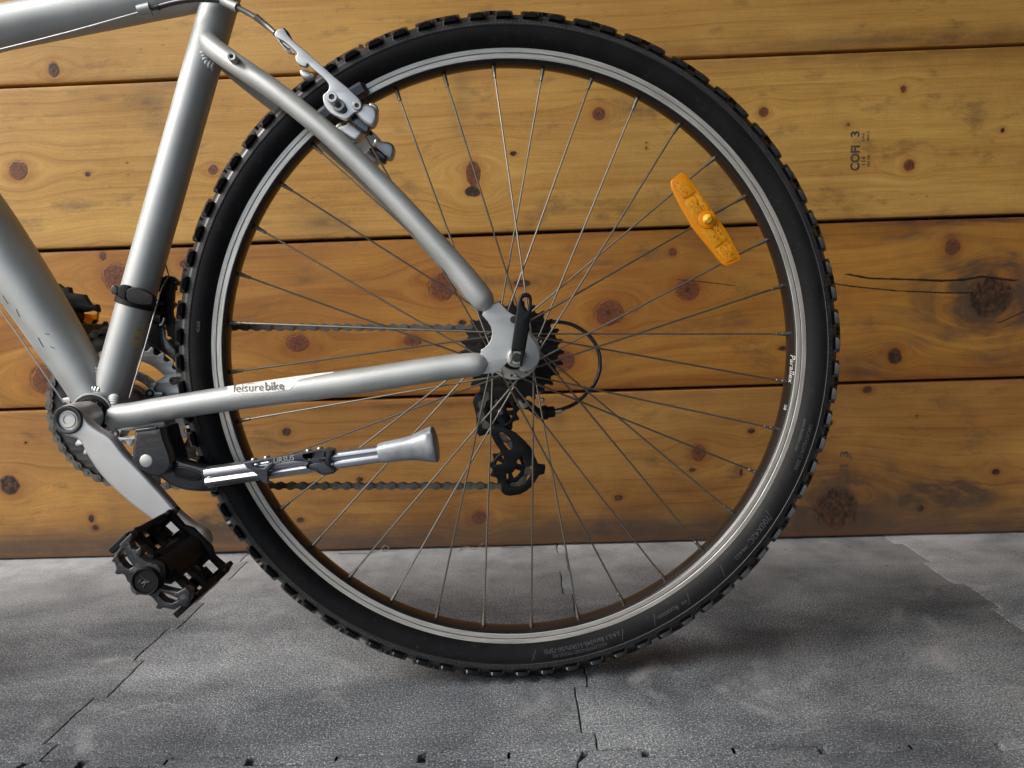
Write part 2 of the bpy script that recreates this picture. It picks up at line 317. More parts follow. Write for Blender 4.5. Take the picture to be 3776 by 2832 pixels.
# long dark drying cracks  [(px,py)...], half width mm
CRACKS = [([(3135, 1013), (3210, 1027), (3330, 1030), (3480, 1036), (3560, 1032), (3620, 1020), (3740, 1035)], 1.6), ([(3080, 1046), (3140, 1056), (3300, 1072), (3480, 1080), (3570, 1080)], 1.0), ([(3690, 1190), (3776, 1150)], 0.9), ([(2490, 1030), (2600, 1040), (2700, 1052)], 0.6)]
def seg_dist(p, a, b):
    ab = b - a; t = max(0, min(1, (p - a).dot(ab) / max(ab.length_squared, 1e-12))); return (p - a - ab * t).length
def wood_material(name, c_light, c_dark, seed, dirt):
    m = bpy.data.materials.new(name); m.use_nodes = True; t = m.node_tree; L = t.links.new; b = t.nodes['Principled BSDF']
    def N(ty, **k):
        n = t.nodes.new(ty)
        for a, v in k.items(): setattr(n, a, v)
        return n
    def MA(op, x, y=None):
        n = N('ShaderNodeMath', operation=op)
        for i, v in enumerate((x, y)):
            if v is None: continue
            if isinstance(v, (int, float)): n.inputs[i].default_value = v
            else: L(v, n.inputs[i])
        return n.outputs[0]
    def MIX(f, a, c, bt='MIX'):
        n = N('ShaderNodeMix', data_type='RGBA', blend_type=bt)
        for i, v in ((0, f), (6, a), (7, c)):
            if isinstance(v, (int, float)): n.inputs[i].default_value = v
            elif isinstance(v, tuple): n.inputs[i].default_value = (*v, 1)
            else: L(v, n.inputs[i])
        return n.outputs[2]
    def RANGE(x, a, bb, c=0., d=1., smooth=False):
        n = N('ShaderNodeMapRange'); n.interpolation_type = 'SMOOTHSTEP' if smooth else 'LINEAR'
        for i, v in ((1, a), (2, bb), (3, c), (4, d)): n.inputs[i].default_value = v
        L(x, n.inputs[0]); return n.outputs[0]
    def NOISE(vec, scale, detail=4, rough=0.55, dist=0.0):
        n = N('ShaderNodeTexNoise'); n.inputs['Scale'].default_value = scale; n.inputs['Detail'].default_value = detail; n.inputs['Roughness'].default_value = rough; n.inputs['Distortion'].default_value = dist
        L(vec, n.inputs['Vector']); return n.outputs[0]
    def ATTR(a):
        n = N('ShaderNodeAttribute'); n.attribute_name = a; return n.outputs['Fac']
    tc = N('ShaderNodeTexCoord'); sx = N('ShaderNodeSeparateXYZ'); L(tc.outputs['Object'], sx.inputs[0])
    shift = ATTR('shift'); kd = ATTR('knot'); kt = ATTR('kind'); st = ATTR('stain'); zz = ATTR('height'); ckn = NOISE(tc.outputs['Object'], 90, 3); ck = RANGE(MA('ADD', MA('MINIMUM', MA('ABSOLUTE', ATTR('crack')), MA('ABSOLUTE', ATTR('crackb'))), MA('MULTIPLY', MA('SUBTRACT', ckn, 0.5), 0.0016)), 0.0006, 0.0013, 0.95, 0)
    zs = MA('ADD', sx.outputs[2], shift)
    def VEC(fx, fz, off):
        c = N('ShaderNodeCombineXYZ'); L(MA('MULTIPLY', sx.outputs[0], fx), c.inputs[0]); L(MA('ADD', MA('MULTIPLY', zs, fz), off), c.inputs[2]); c.inputs[1].default_value = seed * 3.7; return c.outputs[0]
    broad = NOISE(VEC(1.2, 14, seed), 1.0, 3, 0.5, 0.4)
    rings = NOISE(VEC(1.6, 110, seed * 2), 1.0, 4, 0.6, 0.3)
    fine = NOISE(VEC(14, 420, seed), 1.0, 5, 0.75)
    blot = NOISE(VEC(7, 9, seed * 5), 1.0, 5, 0.55)
    wv = N('ShaderNodeTexWave', wave_type='BANDS', bands_direction='Z', wave_profile='SAW'); wv.inputs['Scale'].default_value = 9; wv.inputs['Distortion'].default_value = 5.5; wv.inputs['Detail'].default_value = 2.5; wv.inputs['Detail Scale'].default_value = 0.35
    L(VEC(0.7, 1.6, seed), wv.inputs['Vector'])
    cloud = NOISE(VEC(2.6, 5.5, seed * 8), 1.0, 3, 0.5, 0.6)
    f = MA('ADD', MA('MULTIPLY', RANGE(broad, 0.34, 0.66), 0.30), MA('MULTIPLY', RANGE(rings, 0.34, 0.68), 0.24))
    f = MA('ADD', f, MA('ADD', MA('MULTIPLY', RANGE(blot, 0.36, 0.66), 0.22), MA('MULTIPLY', RANGE(cloud, 0.38, 0.64), 0.34)))
    f = MA('MINIMUM', f, 1.0)
    col = MIX(f, c_light, c_dark)
    line = MA('MULTIPLY', RANGE(wv.outputs['Fac'], 0.70, 1.0, 0, 1, True), RANGE(broad, 0.38, 0.6, 0.1, 1))
    col = MIX(MA('MULTIPLY', line, 0.42), col, (c_dark[0] * 0.72, c_dark[1] * 0.60, c_dark[2] * 0.5))
    col = MIX(1.0, col, MIX(RANGE(fine, 0.3, 0.7), (0.80, 0.78, 0.74), (1.12, 1.12, 1.14)), 'MULTIPLY')
    spk = N('ShaderNodeTexNoise'); spk.inputs['Scale'].default_value = 900; spk.inputs['Detail'].default_value = 2; L(tc.outputs['Object'], spk.inputs['Vector'])
    col = MIX(1.0, col, MIX(RANGE(spk.outputs[0], 0.32, 0.68), (0.88, 0.88, 0.88), (1.1, 1.1, 1.1)), 'MULTIPLY')
    pale = NOISE(VEC(1.5, 34, seed * 15), 1.0, 4, 0.6, 0.3); col = MIX(RANGE(pale, 0.55, 0.72, 0, 0.35), col, (min(1, c_light[0] * 1.22), c_light[1] * 1.28, c_light[2] * 1.5))
    # tiny pores and dings
    po = N('ShaderNodeTexVoronoi'); po.inputs['Scale'].default_value = 1.0; L(VEC(28, 60, seed), po.inputs['Vector'])
    psel = NOISE(VEC(5, 8, seed * 9), 1.0, 2)
    col = MIX(MA('MULTIPLY', MA('MULTIPLY', RANGE(po.outputs['Distance'], 0.03, 0.11, 1, 0), RANGE(psel, 0.55, 0.66)), 0.65), col, (0.10, 0.055, 0.025))
    # knots
    wob = NOISE(VEC(70, 70, seed * 7), 1.0, 4, 0.6)
    kdn = MA('ADD', kd, MA('MULTIPLY', MA('SUBTRACT', wob, 0.5), 0.85))
    halo = MA('MULTIPLY', RANGE(kdn, 0.95, 2.3, 1, 0, True), 0.42)
    col = MIX(halo, col, (c_dark[0] * 0.85, c_dark[1] * 0.62, c_dark[2] * 0.5))
    sp = N('ShaderNodeTexNoise'); sp.inputs['Scale'].default_value = 260; sp.inputs['Detail'].default_value = 5; L(tc.outputs['Object'], sp.inputs['Vector'])
    swl = MA('SINE', MA('ADD', MA('MULTIPLY', kdn, 17.0), MA('MULTIPLY', NOISE(VEC(45, 45, seed * 2), 1.0, 4, 0.6), 5.0))); 
    red = MIX(MA('MULTIPLY', RANGE(sp.outputs[0], 0.3, 0.7), RANGE(kdn, 0.0, 1.0, 0.5, 1.0)), (0.085, 0.026, 0.012), (0.25, 0.085, 0.034))
    an_ = MA('SINE', MA('MULTIPLY', kdn, 26.0)); red = MIX(RANGE(an_, 0.2, 1.0, 0.0, 0.28), red, (0.09, 0.028, 0.012))
    drk = MIX(RANGE(NOISE(VEC(120, 120, seed * 3), 1.0, 6, 0.7), 0.38, 0.62), (0.010, 0.006, 0.004), (0.115, 0.052, 0.024))
    drk = MIX(RANGE(swl, 0.1, 0.9, 0, 0.6), drk, (0.012, 0.007, 0.005))
    kc = MIX(kt, red, drk)
    core = RANGE(kdn, 0.82, 1.02, 1, 0, True)
    col = MIX(core, col, kc)
    ringd = MA('MULTIPLY', RANGE(MA('ABSOLUTE', MA('SUBTRACT', kdn, 1.0)), 0.0, 0.12, 1, 0), RANGE(wob, 0.42, 0.62, 0.05, 0.8))
    col = MIX(ringd, col, (0.045, 0.02, 0.01))
    col = MIX(MA('MULTIPLY', RANGE(kdn, 0.0, 0.22, 1, 0), 0.75), col, (0.02, 0.01, 0.006))
    # smudges, cracks, ground splash
    gn = NOISE(VEC(22, 60, seed * 4), 1.0, 6, 0.65)
    dn = MA('MULTIPLY', MA('MINIMUM', MA('MULTIPLY', st, 1.7), 1.0), RANGE(gn, 0.28, 0.58))
    col = MIX(MA('MINIMUM', MA('MULTIPLY', dn, 1.0), 0.85), col, (0.060, 0.044, 0.034))
    up = MA('ADD', zz, MA('MULTIPLY', MA('SUBTRACT', gn, 0.5), 0.05))
    up2 = RANGE(up, 0.004, 0.075, dirt * 0.95, 0, True)
    col = MIX(1.0, col, MIX(MA('MULTIPLY', RANGE(zz, 0.03, 0.20, 0.5 * dirt, 0), RANGE(blot, 0.34, 0.6)), (1.0, 1.0, 1.0), (0.42, 0.38, 0.36)), 'MULTIPLY')
    stk = NOISE(VEC(6, 150, seed * 12), 1.0, 5, 0.7)
    up2 = MA('MULTIPLY', up2, RANGE(stk, 0.30, 0.60, 0.55, 1.0))
    col = MIX(up2, col, (0.058, 0.046, 0.038))
    col = MIX(MA('MULTIPLY', MA('MULTIPLY', core, kt), 0.75), col, drk)
    smg = NOISE(VEC(13, 26, seed * 11), 1.0, 6, 0.7); smk = MA('MULTIPLY', RANGE(smg, 0.56, 0.72), 0.62)
    col = MIX(smk, col, (0.10, 0.062, 0.036))
    spl = N('ShaderNodeTexVoronoi'); spl.inputs['Scale'].default_value = 210; L(tc.outputs['Object'], spl.inputs['Vector'])
    spf = MA('MULTIPLY', RANGE(spl.outputs['Distance'], 0.10, 0.22, 1, 0), RANGE(zz, 0.02, 0.19, 0.5 * dirt, 0))
    col = MIX(spf, col, (0.05, 0.035, 0.025))
    # edge tone: colour darkens towards both long edges of each board
    el = ATTR('edge'); gn2 = NOISE(VEC(9, 30, seed * 6), 1.0, 4)
    col = MIX(MA('MULTIPLY', el, RANGE(gn2, 0.3, 0.65, 0.15, 0.6)), col, (c_dark[0] * 0.62, c_dark[1] * 0.48, c_dark[2] * 0.42))
    col = MIX(ck, col, (0.012, 0.007, 0.005))
    L(col, b.inputs['Base Color'])
    b.inputs['Specular IOR Level'].default_value = 0.35
    L(RANGE(blot, 0.3, 0.7, 0.42, 0.62), b.inputs['Roughness'])
    h = MA('ADD', MA('MULTIPLY', rings, 0.5), MA('MULTIPLY', fine, 0.35))
    h = MA('SUBTRACT', h, MA('MULTIPLY', ringd, 0.7)); h = MA('SUBTRACT', h, MA('MULTIPLY', ck, 2.2)); h = MA('ADD', h, MA('MULTIPLY', MA('MULTIPLY', sp.outputs[0], core), 0.9))
    bp = N('ShaderNodeBump'); bp.inputs['Strength'].default_value = 0.35; bp.inputs['Distance'].default_value = 0.0016
    L(h, bp.inputs['Height']); L(bp.outputs[0], b.inputs['Normal'])
    return m
knots = []
for px, py, rx, rz, kd in KNOTS:
    p = on_wall(px, py); knots.append((p.x, p.z, rx * 0.001, rz * 0.001, kd))
for k in range(34):    # knots beyond the frame's sides and top
    x = rnd.uniform(-2.4, 2.4); z = rnd.uniform(0.05, 1.5)
    if -0.9 < x < 0.85 and z < 0.9: continue
    r = rnd.uniform(0.006, 0.022); knots.append((x, z, r, r * rnd.uniform(0.7, 1.1), rnd.choice((0, 0, 1))))
stains = [(on_wall(a, b).x, on_wall(a, b).z, c * 0.001, d * 0.001, e) for a, b, c, d, e in STAIN]
cracks = [([Vector((on_wall(a, b).x, on_wall(a, b).z)) for a, b in pl], wd * 0.001) for pl, wd in CRACKS]
wall = tag(empty('plank_wall'), label='varnished pine plank wall with dark knots and open joints behind the bicycle', category='wall')
WOODS = [((0.50, 0.268, 0.070), (0.25, 0.108, 0.026), 0.95), ((0.52, 0.262, 0.050), (0.27, 0.100, 0.016), 0.0), ((0.63, 0.385, 0.105), (0.40, 0.200, 0.040), 0.0), ((0.60, 0.36, 0.095), (0.40, 0.20, 0.042), 0.0), ((0.50, 0.28, 0.085), (0.36, 0.16, 0.04), 0.0), ((0.50, 0.28, 0.085), (0.36, 0.16, 0.04), 0.0)]
def make_plank(i, x0, x1, step, gap=0.0045):
    z0 = SEAM[i] + (gap / 2 if i else 0.0); z1 = SEAM[i + 1] - gap / 2; H = z1 - z0
    nx = max(2, int((x1 - x0) / step)); nz = max(2, int(H / step)); bev = 0.0035
    zs = [z0 + bev * q for q in (0, 0.12, 0.4, 1)] + [z0 + bev + (H - 2 * bev) * k / nz for k in range(1, nz)] + [z1 - bev * q for q in (1, 0.4, 0.12, 0)]
    off = [bev, bev * 0.55, bev * 0.15, 0] + [0] * (nz - 1) + [0, bev * 0.15, bev * 0.55, bev]
    face = 0.0004 * (0, 3, -1, 2, 0, 1)[i]
    V = []; A = {k: [] for k in ('shift', 'knot', 'kind', 'stain', 'crack', 'crackb', 'height', 'edge')}
    mine = [k for k in knots if z0 - 0.05 < k[1] < z1 + 0.05]
    for a in range(nx + 1):
        x = x0 + (x1 - x0) * a / nx
        wv0 = 0.0010 * noise.noise(Vector((x * 3.1, i * 7.0, 0))); wv1 = 0.0010 * noise.noise(Vector((x * 3.1, (i + 1) * 7.0, 0)))
        if i == 0: wv0 = 0.0012 * noise.noise(Vector((x * 9, 4.4, 0)))
        for z, of in zip(zs, off):
            t = (z - z0) / H; z_ = z + wv0 * (1 - t) + wv1 * t
            cup = 0.0012 * (2 * t - 1) ** 2 * (1 if i % 2 else -0.4)
            y = WALL_Y + face + of + cup + 0.0006 * noise.noise(Vector((x * 4, z * 12, i)))
            best = 9.0; kind = 0.0; sh = 0.0
            for kx, kz, rx, rz, kk in mine:
                dx, dz = x - kx, z_ - kz
                if abs(dx) > 0.4: continue
                d = math.hypot(dx / rx, dz / rz)
                if d < best: best = d; kind = float(kk)
                s = max(rx, rz); g = math.exp(-(dx / (3.0 * s)) ** 2 - (dz / (2.8 * s)) ** 2)
                sh += -1.9 * s * g * math.tanh(dz / (0.8 * s))
            V.append((x, y, z_)); A['shift'].append(sh); A['knot'].append(best); A['kind'].append(kind)
            stv = 0.0
            for sx_, sz_, rx, rz, e in stains:
                q = ((x - sx_) / rx) ** 2 + ((z_ - sz_) / rz) ** 2; q *= 1 + 0.9 * noise.noise(Vector((x * 28, z_ * 45, 3)))
                if q < 9: stv = max(stv, e * math.exp(-q * 0.7))
            A['stain'].append(stv)
            ca = [0.05, 0.05]
            if 0.25 < x < 0.95:
                for ci, (pl, wd) in enumerate(cracks):
                    xs_ = sorted(pl, key=lambda q: q.x); lo, hi = xs_[0].x, xs_[-1].x
                    if x < lo - .01 or x > hi + .01: continue
                    for q in range(len(xs_) - 1):
                        if xs_[q].x <= max(lo, min(hi, x)) <= xs_[q + 1].x + 1e-9:
                            zl = xs_[q].y + (xs_[q + 1].y - xs_[q].y) * (max(lo, min(hi, x)) - xs_[q].x) / max(xs_[q + 1].x - xs_[q].x, 1e-6)
                            sdv = (z_ - zl) / wd * 0.001
                            sdv += math.copysign(max(0, lo - x, x - hi) * .3, sdv)
                            if abs(sdv) < abs(ca[ci % 2]): ca[ci % 2] = sdv
                            break
            A['crack'].append(ca[0]); A['crackb'].append(ca[1]); A['height'].append(z_)
            A['edge'].append(math.exp(-min(t, 1 - t) * H / 0.014) * 0.9)
    nr = len(zs); Fc = []
    for a in range(nx):
        for c in range(nr - 1):
            q = a * nr + c; Fc.append((q, q + nr, q + nr + 1, q + 1))
    # back, top, bottom and ends as a closed slab
    base = len(V)
    for a in range(nx + 1):
        V.append((x0 + (x1 - x0) * a / nx, WALL_Y + 0.04, zs[0])); V.append((x0 + (x1 - x0) * a / nx, WALL_Y + 0.04, zs[-1]))
    for a in range(nx):
        Fc.append((a * nr, base + 2 * a, base + 2 * a + 2, (a + 1) * nr)); Fc.append((a * nr + nr - 1, (a + 1) * nr + nr - 1, base + 2 * a + 3, base + 2 * a + 1)); Fc.append((base + 2 * a, base + 2 * a + 1, base + 2 * a + 3, base + 2 * a + 2))
    Fc.append(tuple(range(0, nr)) + (base + 1, base)); Fc.append(tuple(nx * nr + c for c in range(nr - 1, -1, -1)) + (base + 2 * nx, base + 2 * nx + 1))
    for k in A: A[k] += [A[k][0] * 0 + (9.0 if k in ('knot', 'crack', 'crackb') else 0.0)] * (2 * (nx + 1))
    me = bpy.data.meshes.new('plank'); me.from_pydata(V, [], Fc); me.update()
    for k, v in A.items():
        at_ = me.attributes.new(k, 'FLOAT', 'POINT'); at_.data.foreach_set('value', v)
    finish(me, wood_material('pine_%d' % i, WOODS[i][0], WOODS[i][1], i * 1.7 + 3, WOODS[i][2]), 40)
    return link('plank', me, wall)
for i in range(6):
    if i < 4:
        make_plank(i, -0.95, 0.90, 0.0042 if i < 3 else 0.005)
        make_plank(i, -3.3, -0.9535, 0.02); make_plank(i, 0.9035, 3.2, 0.02)
    else:
        make_plank(i, -3.3, 3.2, 0.02)
bk = pydata('backing', [(-3.3, WALL_Y + 0.043, 0), (3.2, WALL_Y + 0.043, 0), (3.2, WALL_Y + 0.043, 1.51), (-3.3, WALL_Y + 0.043, 1.51), (-3.3, WALL_Y + 0.1, 0), (3.2, WALL_Y + 0.1, 0), (3.2, WALL_Y + 0.1, 1.51), (-3.3, WALL_Y + 0.1, 1.51)],
            [(0, 1, 2, 3), (4, 5, 6, 7), (0, 1, 5, 4), (1, 2, 6, 5), (2, 3, 7, 6), (3, 0, 4, 7)], mat('dark_backing', (0.012, 0.008, 0.006), 0.9), wall)
# ink stamps on the planks (flat print)
def wall_text(s, px, py, h, rot, m, track=1.0, heavy=0.02, shear=0.0, dy=0.0011):
    me = text_mesh(s, heavy, 0.0, shear); p = on_wall(px, py); ca, sa = math.cos(rot), math.sin(rot)
    return grid_mesh_from(me, lambda u, v: Vector((p.x + h * (u * track * ca - v * sa), WALL_Y - dy, p.z + h * (u * track * sa + v * ca))), 'stamp_mark', m, wall)
for (px, py, s, h, m, st_) in ((3166, 630, 'COFI', 0.0185, 'stamp', 0.92), (3167, 508, '3', 0.0185, 'stamp', 1.2), (3189, 612, '114', 0.0085, 'stampl', 1.1), (3206, 614, 'KD HT', 0.006, 'stampl', 1), (3187, 522, 'S-P-F', 0.006, 'stampl', 1), (3204, 520, 'NO 2', 0.006, 'stampl', 1),
                          (3124, 1796, 'COFI', 0.0185, 'stampl', 0.92), (3127, 1686, '3', 0.0185, 'stamp', 1.2), (3140, 1698, 'S-P-F', 0.006, 'stampl', 1)):
    wall_text(s, px, py, h, PI / 2, M[m], track=st_, heavy=0.03 if 'COFI' in s else 0.02)

# ------------------------------------------------------------------ floor of interlocking pavers
def floor_material(name, k):
    m = bpy.data.materials.new(name); m.use_nodes = True; t = m.node_tree; L = t.links.new; b = t.nodes['Principled BSDF']
    tc = t.nodes.new('ShaderNodeTexCoord'); geo = t.nodes.new('ShaderNodeNewGeometry')
    def NO(s, d=5, r=0.6, dist=0.0, sc=(1, 1, 1)):
        mp = t.nodes.new('ShaderNodeMapping'); mp.inputs['Scale'].default_value = sc; L(geo.outputs['Position'], mp.inputs[0])
        n = t.nodes.new('ShaderNodeTexNoise'); n.inputs['Scale'].default_value = s; n.inputs['Detail'].default_value = d; n.inputs['Roughness'].default_value = r; n.inputs['Distortion'].default_value = dist
        L(mp.outputs[0], n.inputs['Vector']); return n.outputs[0]
    def RG(x, a, bb, c, d):
        n = t.nodes.new('ShaderNodeMapRange')
        for i, v in ((1, a), (2, bb), (3, c), (4, d)): n.inputs[i].default_value = v
        L(x, n.inputs[0]); return n.outputs[0]
    def MX(f, a, c, bt='MIX'):
        n = t.nodes.new('ShaderNodeMix'); n.data_type = 'RGBA'; n.blend_type = bt
        for i, v in ((0, f), (6, a), (7, c)):
            if isinstance(v, (int, float)): n.inputs[i].default_value = v
            elif isinstance(v, tuple): n.inputs[i].default_value = (*v, 1)
            else: L(v, n.inputs[i])
        return n.outputs[2]
    big = NO(5.5, 4, 0.55, 0.4, (1, 1.6, 1)); mid = NO(38, 5, 0.6); grain = NO(300, 4, 0.75); gr2 = NO(900, 2, 0.6)
    col = MX(RG(big, 0.36, 0.64, 0, 1), (0.086, 0.102, 0.116), (0.184, 0.201, 0.213))
    col = MX(RG(mid, 0.35, 0.7, 0, 0.6), col, (0.092, 0.107, 0.120))
    col = MX(1.0, col, MX(RG(grain, 0.32, 0.68, 0, 1), (0.38, 0.38, 0.38), (1.6, 1.6, 1.6)), 'MULTIPLY')
    col = MX(1.0, col, MX(RG(gr2, 0.3, 0.7, 0, 1), (0.8, 0.8, 0.8), (1.2, 1.2, 1.2)), 'MULTIPLY')
    gn_ = NO(560, 2, 0.5); col = MX(RG(gn_, 0.58, 0.66, 0, 0.75), col, (0.52, 0.52, 0.52)); col = MX(RG(gn_, 0.34, 0.42, 0.85, 0), col, (0.025, 0.025, 0.028))
    st = NO(3.4, 7, 0.66, 0.9, (1, 1.5, 1)); col = MX(1.0, col, MX(RG(st, 0.36, 0.60, 0, 1), (0.50, 0.51, 0.54), (1.18, 1.18, 1.17)), 'MULTIPLY')
    # paler tone towards the wall, dusty scuffs, dark pits
    sp = t.nodes.new('ShaderNodeSeparateXYZ'); L(geo.outputs['Position'], sp.inputs[0])
    dz = RG(sp.outputs[1], 0.14, 0.38, 0, 0.75)
    mm = t.nodes.new('ShaderNodeMath'); mm.operation = 'MULTIPLY'; L(dz, mm.inputs[0]); L(RG(NO(14, 5), 0.3, 0.6, 0.3, 1), mm.inputs[1])
    col = MX(mm.outputs[0], col, (0.46, 0.465, 0.46))
    sc = NO(12, 6, 0.6, 0.8); col = MX(RG(sc, 0.58, 0.76, 0, 0.6), col, (0.34, 0.345, 0.35))
    vo = t.nodes.new('ShaderNodeTexVoronoi'); vo.inputs['Scale'].default_value = 34; L(geo.outputs['Position'], vo.inputs['Vector'])
    vs = NO(9, 2)
    pm = t.nodes.new('ShaderNodeMath'); pm.operation = 'MULTIPLY'; L(RG(vo.outputs['Distance'], 0.02, 0.09, 1, 0), pm.inputs[0]); L(RG(vs, 0.52, 0.6, 0, 0.8), pm.inputs[1])
    col = MX(pm.outputs[0], col, (0.03, 0.03, 0.032))
    if k: col = MX(1.0, col, (k, k, k * 1.01), 'MULTIPLY')
    L(col, b.inputs['Base Color']); b.inputs['Roughness'].default_value = 0.72; b.inputs['Specular IOR Level'].default_value = 0.3
    ad = t.nodes.new('ShaderNodeMath'); ad.operation = 'ADD'; L(grain, ad.inputs[0]); L(gr2, ad.inputs[1])
    bp = t.nodes.new('ShaderNodeBump'); bp.inputs['Strength'].default_value = 0.6; bp.inputs['Distance'].default_value = 0.0018
    L(ad.outputs[0], bp.inputs['Height']); L(bp.outputs[0], b.inputs['Normal'])
    return m
FM = [floor_material('paver_grain', 1.0), floor_material('paver_grain_dark', 0.9), floor_material('paver_grain_pale', 1.08)]
def meander(a, b, fixed, half, amp, phase, horizontal, rs):
    """crenellated joint from a to b at coordinate fixed"""
    out = []; s = phase; p = a; sg = 1
    k = 0
    while p < b - 1e-6:
        q = min(b, a + phase + k * half) if (a + phase + k * half) > a else a
        if q > p or k == 0:
            n = 5
            for j in range(n + 1):
                u = p + (q - p) * j / n
                out.append((u, fixed + sg * amp + rs.uniform(-1, 1) * 0.0010))
            p = q; sg = -sg
        k += 1
    return out if horizontal else [(v, u) for u, v in out]
# joints (x of the vertical ones, y of the horizontal ones), read off the floor plane
VX = [-0.967, -0.453, 0.060, 0.593, 1.12]; HY = [-0.672, -0.139, 0.394]
ground = tag(empty('ground'), kind='structure')
gm = bpy.data.meshes.new('ground_sheet'); gm.from_pydata([(-60, -60, -0.03), (60, -60, -0.03), (60, 60, -0.03), (-60, 60, -0.03)], [], [(0, 1, 2, 3)]); gm.update()
finish(gm, mat('ground_bedding', (0.035, 0.034, 0.032), 0.9, bump=0.5, bscale=200), 40); link('ground_sheet', gm, ground)
def vjoint(x, y0, y1, seed): return meander(y0, y1, x, 0.0785, 0.0066, 0.032, False, random.Random(seed))
def hjoint(y, x0, x1, seed): return meander(x0, x1, y, 0.078, 0.0055, 0.052, True, random.Random(seed))
def make_paver(name, bottom, right, top, left, gap, m, tilt=0.0):
    loop = list(bottom) + list(right) + list(reversed(top)) + list(reversed(left))
    cl = []
    for p in loop:
        if not cl or (Vector(p) - Vector(cl[-1])).length > 0.0012: cl.append(p)
    me = plate_mesh(name, [[(x, z) for x, z in cl]], 0.028, 0.0010, 2, 0.0007)
    # plate lies in x,z: turn it flat, top face at z=0
    me.transform(Matrix(((1, 0, 0, 0), (0, 0, 1, 0), (0, -1, 0, 0), (0, 0, 0, 1))))
    me.transform(Matrix.Translation((0, 0, 0)))
    finish(me, m, 30)
    return link(name, me, ground)
def paver_cell(x0, x1, y0, y1, m, sd=0):
    b = hjoint(y0, x0, x1, int(y0 * 1000)); t_ = hjoint(y1, x0, x1, int(y1 * 1000)); l = vjoint(x0, y0, y1, int(x0 * 1000)); r = vjoint(x1, y0, y1, int(x1 * 1000))
    if y1 > 0.39: t_ = [(x0, 0.46), (x1, 0.46)]
    # trim the joints where they meet
    def inner(j, ax, lo, hi): return [p for p in j if lo + 0.009 < p[ax] < hi - 0.009]
    b = [(x0 + 0.0066, b[0][1])] + inner(b, 0, x0, x1) + [(x1 + 0.0066, b[-1][1])]
    t_ = [(x0 + (0.0066 if y1 < 0.39 else 0), t_[0][1])] + inner(t_, 0, x0, x1) + [(x1, t_[-1][1])]
    l = [p for p in inner(l, 1, y0, y1)]; r = [p for p in inner(r, 1, y0, y1)]
    return make_paver('paver', b, r, t_, l, 0.0, m)
k = 0
for j, (y0, y1) in enumerate(((-1.205, -0.672), (-0.672, -0.139), (-0.139, 0.394))):
    for i in range(-2, 7):
        x0 = 0.060 + (i - 2) * 0.513 + (0.02 if i > 2 else 0) - (0.008 if j == 1 else 0)
        xs = [0.060 - 0.513 * 4, 0.060 - 0.513 * 3, -0.967, -0.453, 0.060, 0.593, 1.12, 1.64, 2.15, 2.66]
        o_ = -0.006 if j == 1 else (0.01 if j == 0 else 0)
        if i + 2 >= len(xs) - 1: continue
        paver_cell(xs[i + 2] + o_, xs[i + 3] + o_, y0, y1, FM[k % 3]); k += 1
# the pavement past the last row of pavers that could be picked apart
me = bpy.data.meshes.new('pavement_apron')
me.from_pydata([(-60, -60, -0.004), (60, -60, -0.004), (60, -1.21, -0.004), (-60, -1.21, -0.004), (-60, -1.21, -0.004), (-2.0, -1.21, -0.004), (-2.0, 0.44, -0.004), (-60, 0.44, -0.004), (2.66, -1.21, -0.004), (60, -1.21, -0.004), (60, 0.44, -0.004), (2.66, 0.44, -0.004)], [], [(0, 1, 2, 3), (4, 5, 6, 7), (8, 9, 10, 11)]); me.update()
finish(me, FM[0]); link('pavement_apron', me, ground)

# ------------------------------------------------------------------ unseen slabs: roof, side and opposite walls added to block light, open leftwards
cm = mat('shade_wall_plain', (0.30, 0.29, 0.27), 0.85, bump=0.3, bscale=60, var=0.1, vscale=3)
def slab(name, a, b, m, **k):
    V = [(x, y, z) for x in (a[0], b[0]) for y in (a[1], b[1]) for z in (a[2], b[2])]
    o = pydata(name, V, [(0, 1, 3, 2), (4, 5, 7, 6), (0, 1, 5, 4), (2, 3, 7, 6), (0, 2, 6, 4), (1, 3, 7, 5)], m); tag(o, **k); return o
slab('shade_roof', (-1.45, -3.2, 2.45), (3.3, 0.52, 2.6), mat('shade_roof_brown', (0.10, 0.07, 0.045), 0.8, var=0.2, vscale=4), label='unseen flat brown roof slab added to dim the light towards the right', category='roof')  # added slab, its left edge set so sunlight fades towards the right
slab('shade_side_wall', (2.7, -3.2, 0.001), (2.85, 0.35, 2.448), cm, label='unseen plain wall added to block light from the right', category='wall')  # unseen wall added so light comes mainly from the left
slab('shade_front_wall', (0.35, -2.75, 0.001), (2.698, -2.6, 2.448), mat('shade_wall_grey', (0.13, 0.12, 0.11), 0.8, var=0.2, vscale=5), label='unseen grey wall added at the front right to block the sky', category='wall')  # unseen wall added to keep front sky reflections off the black parts
slab('upper_wall', (-3.3, 0.41, 1.512), (3.3, 0.52, 2.448), mat('upper_boards', (0.36, 0.19, 0.06), 0.7, var=0.2, vscale=5), label='plain board wall above the knotty pine planks', category='wall')

# ================================================================== BICYCLE
bike = empty('bicycle')
bike.matrix_world = Matrix.Translation((-0.00109679, 0.02212869, 0.34979904)) @ Matrix(((0.9981546, -0.05545084, 0.02475055), (0.05375327, 0.99645852, 0.06466073), (-0.02824839, -0.06321098, 0.99760032))).to_4x4()
tag(bike, label='silver step-through bicycle leaning by the plank wall with knobbly rear tyre and amber spoke reflector', category='bicycle')
BB = at(336, 1527, -34); BBc = (BB.x, BB.z)

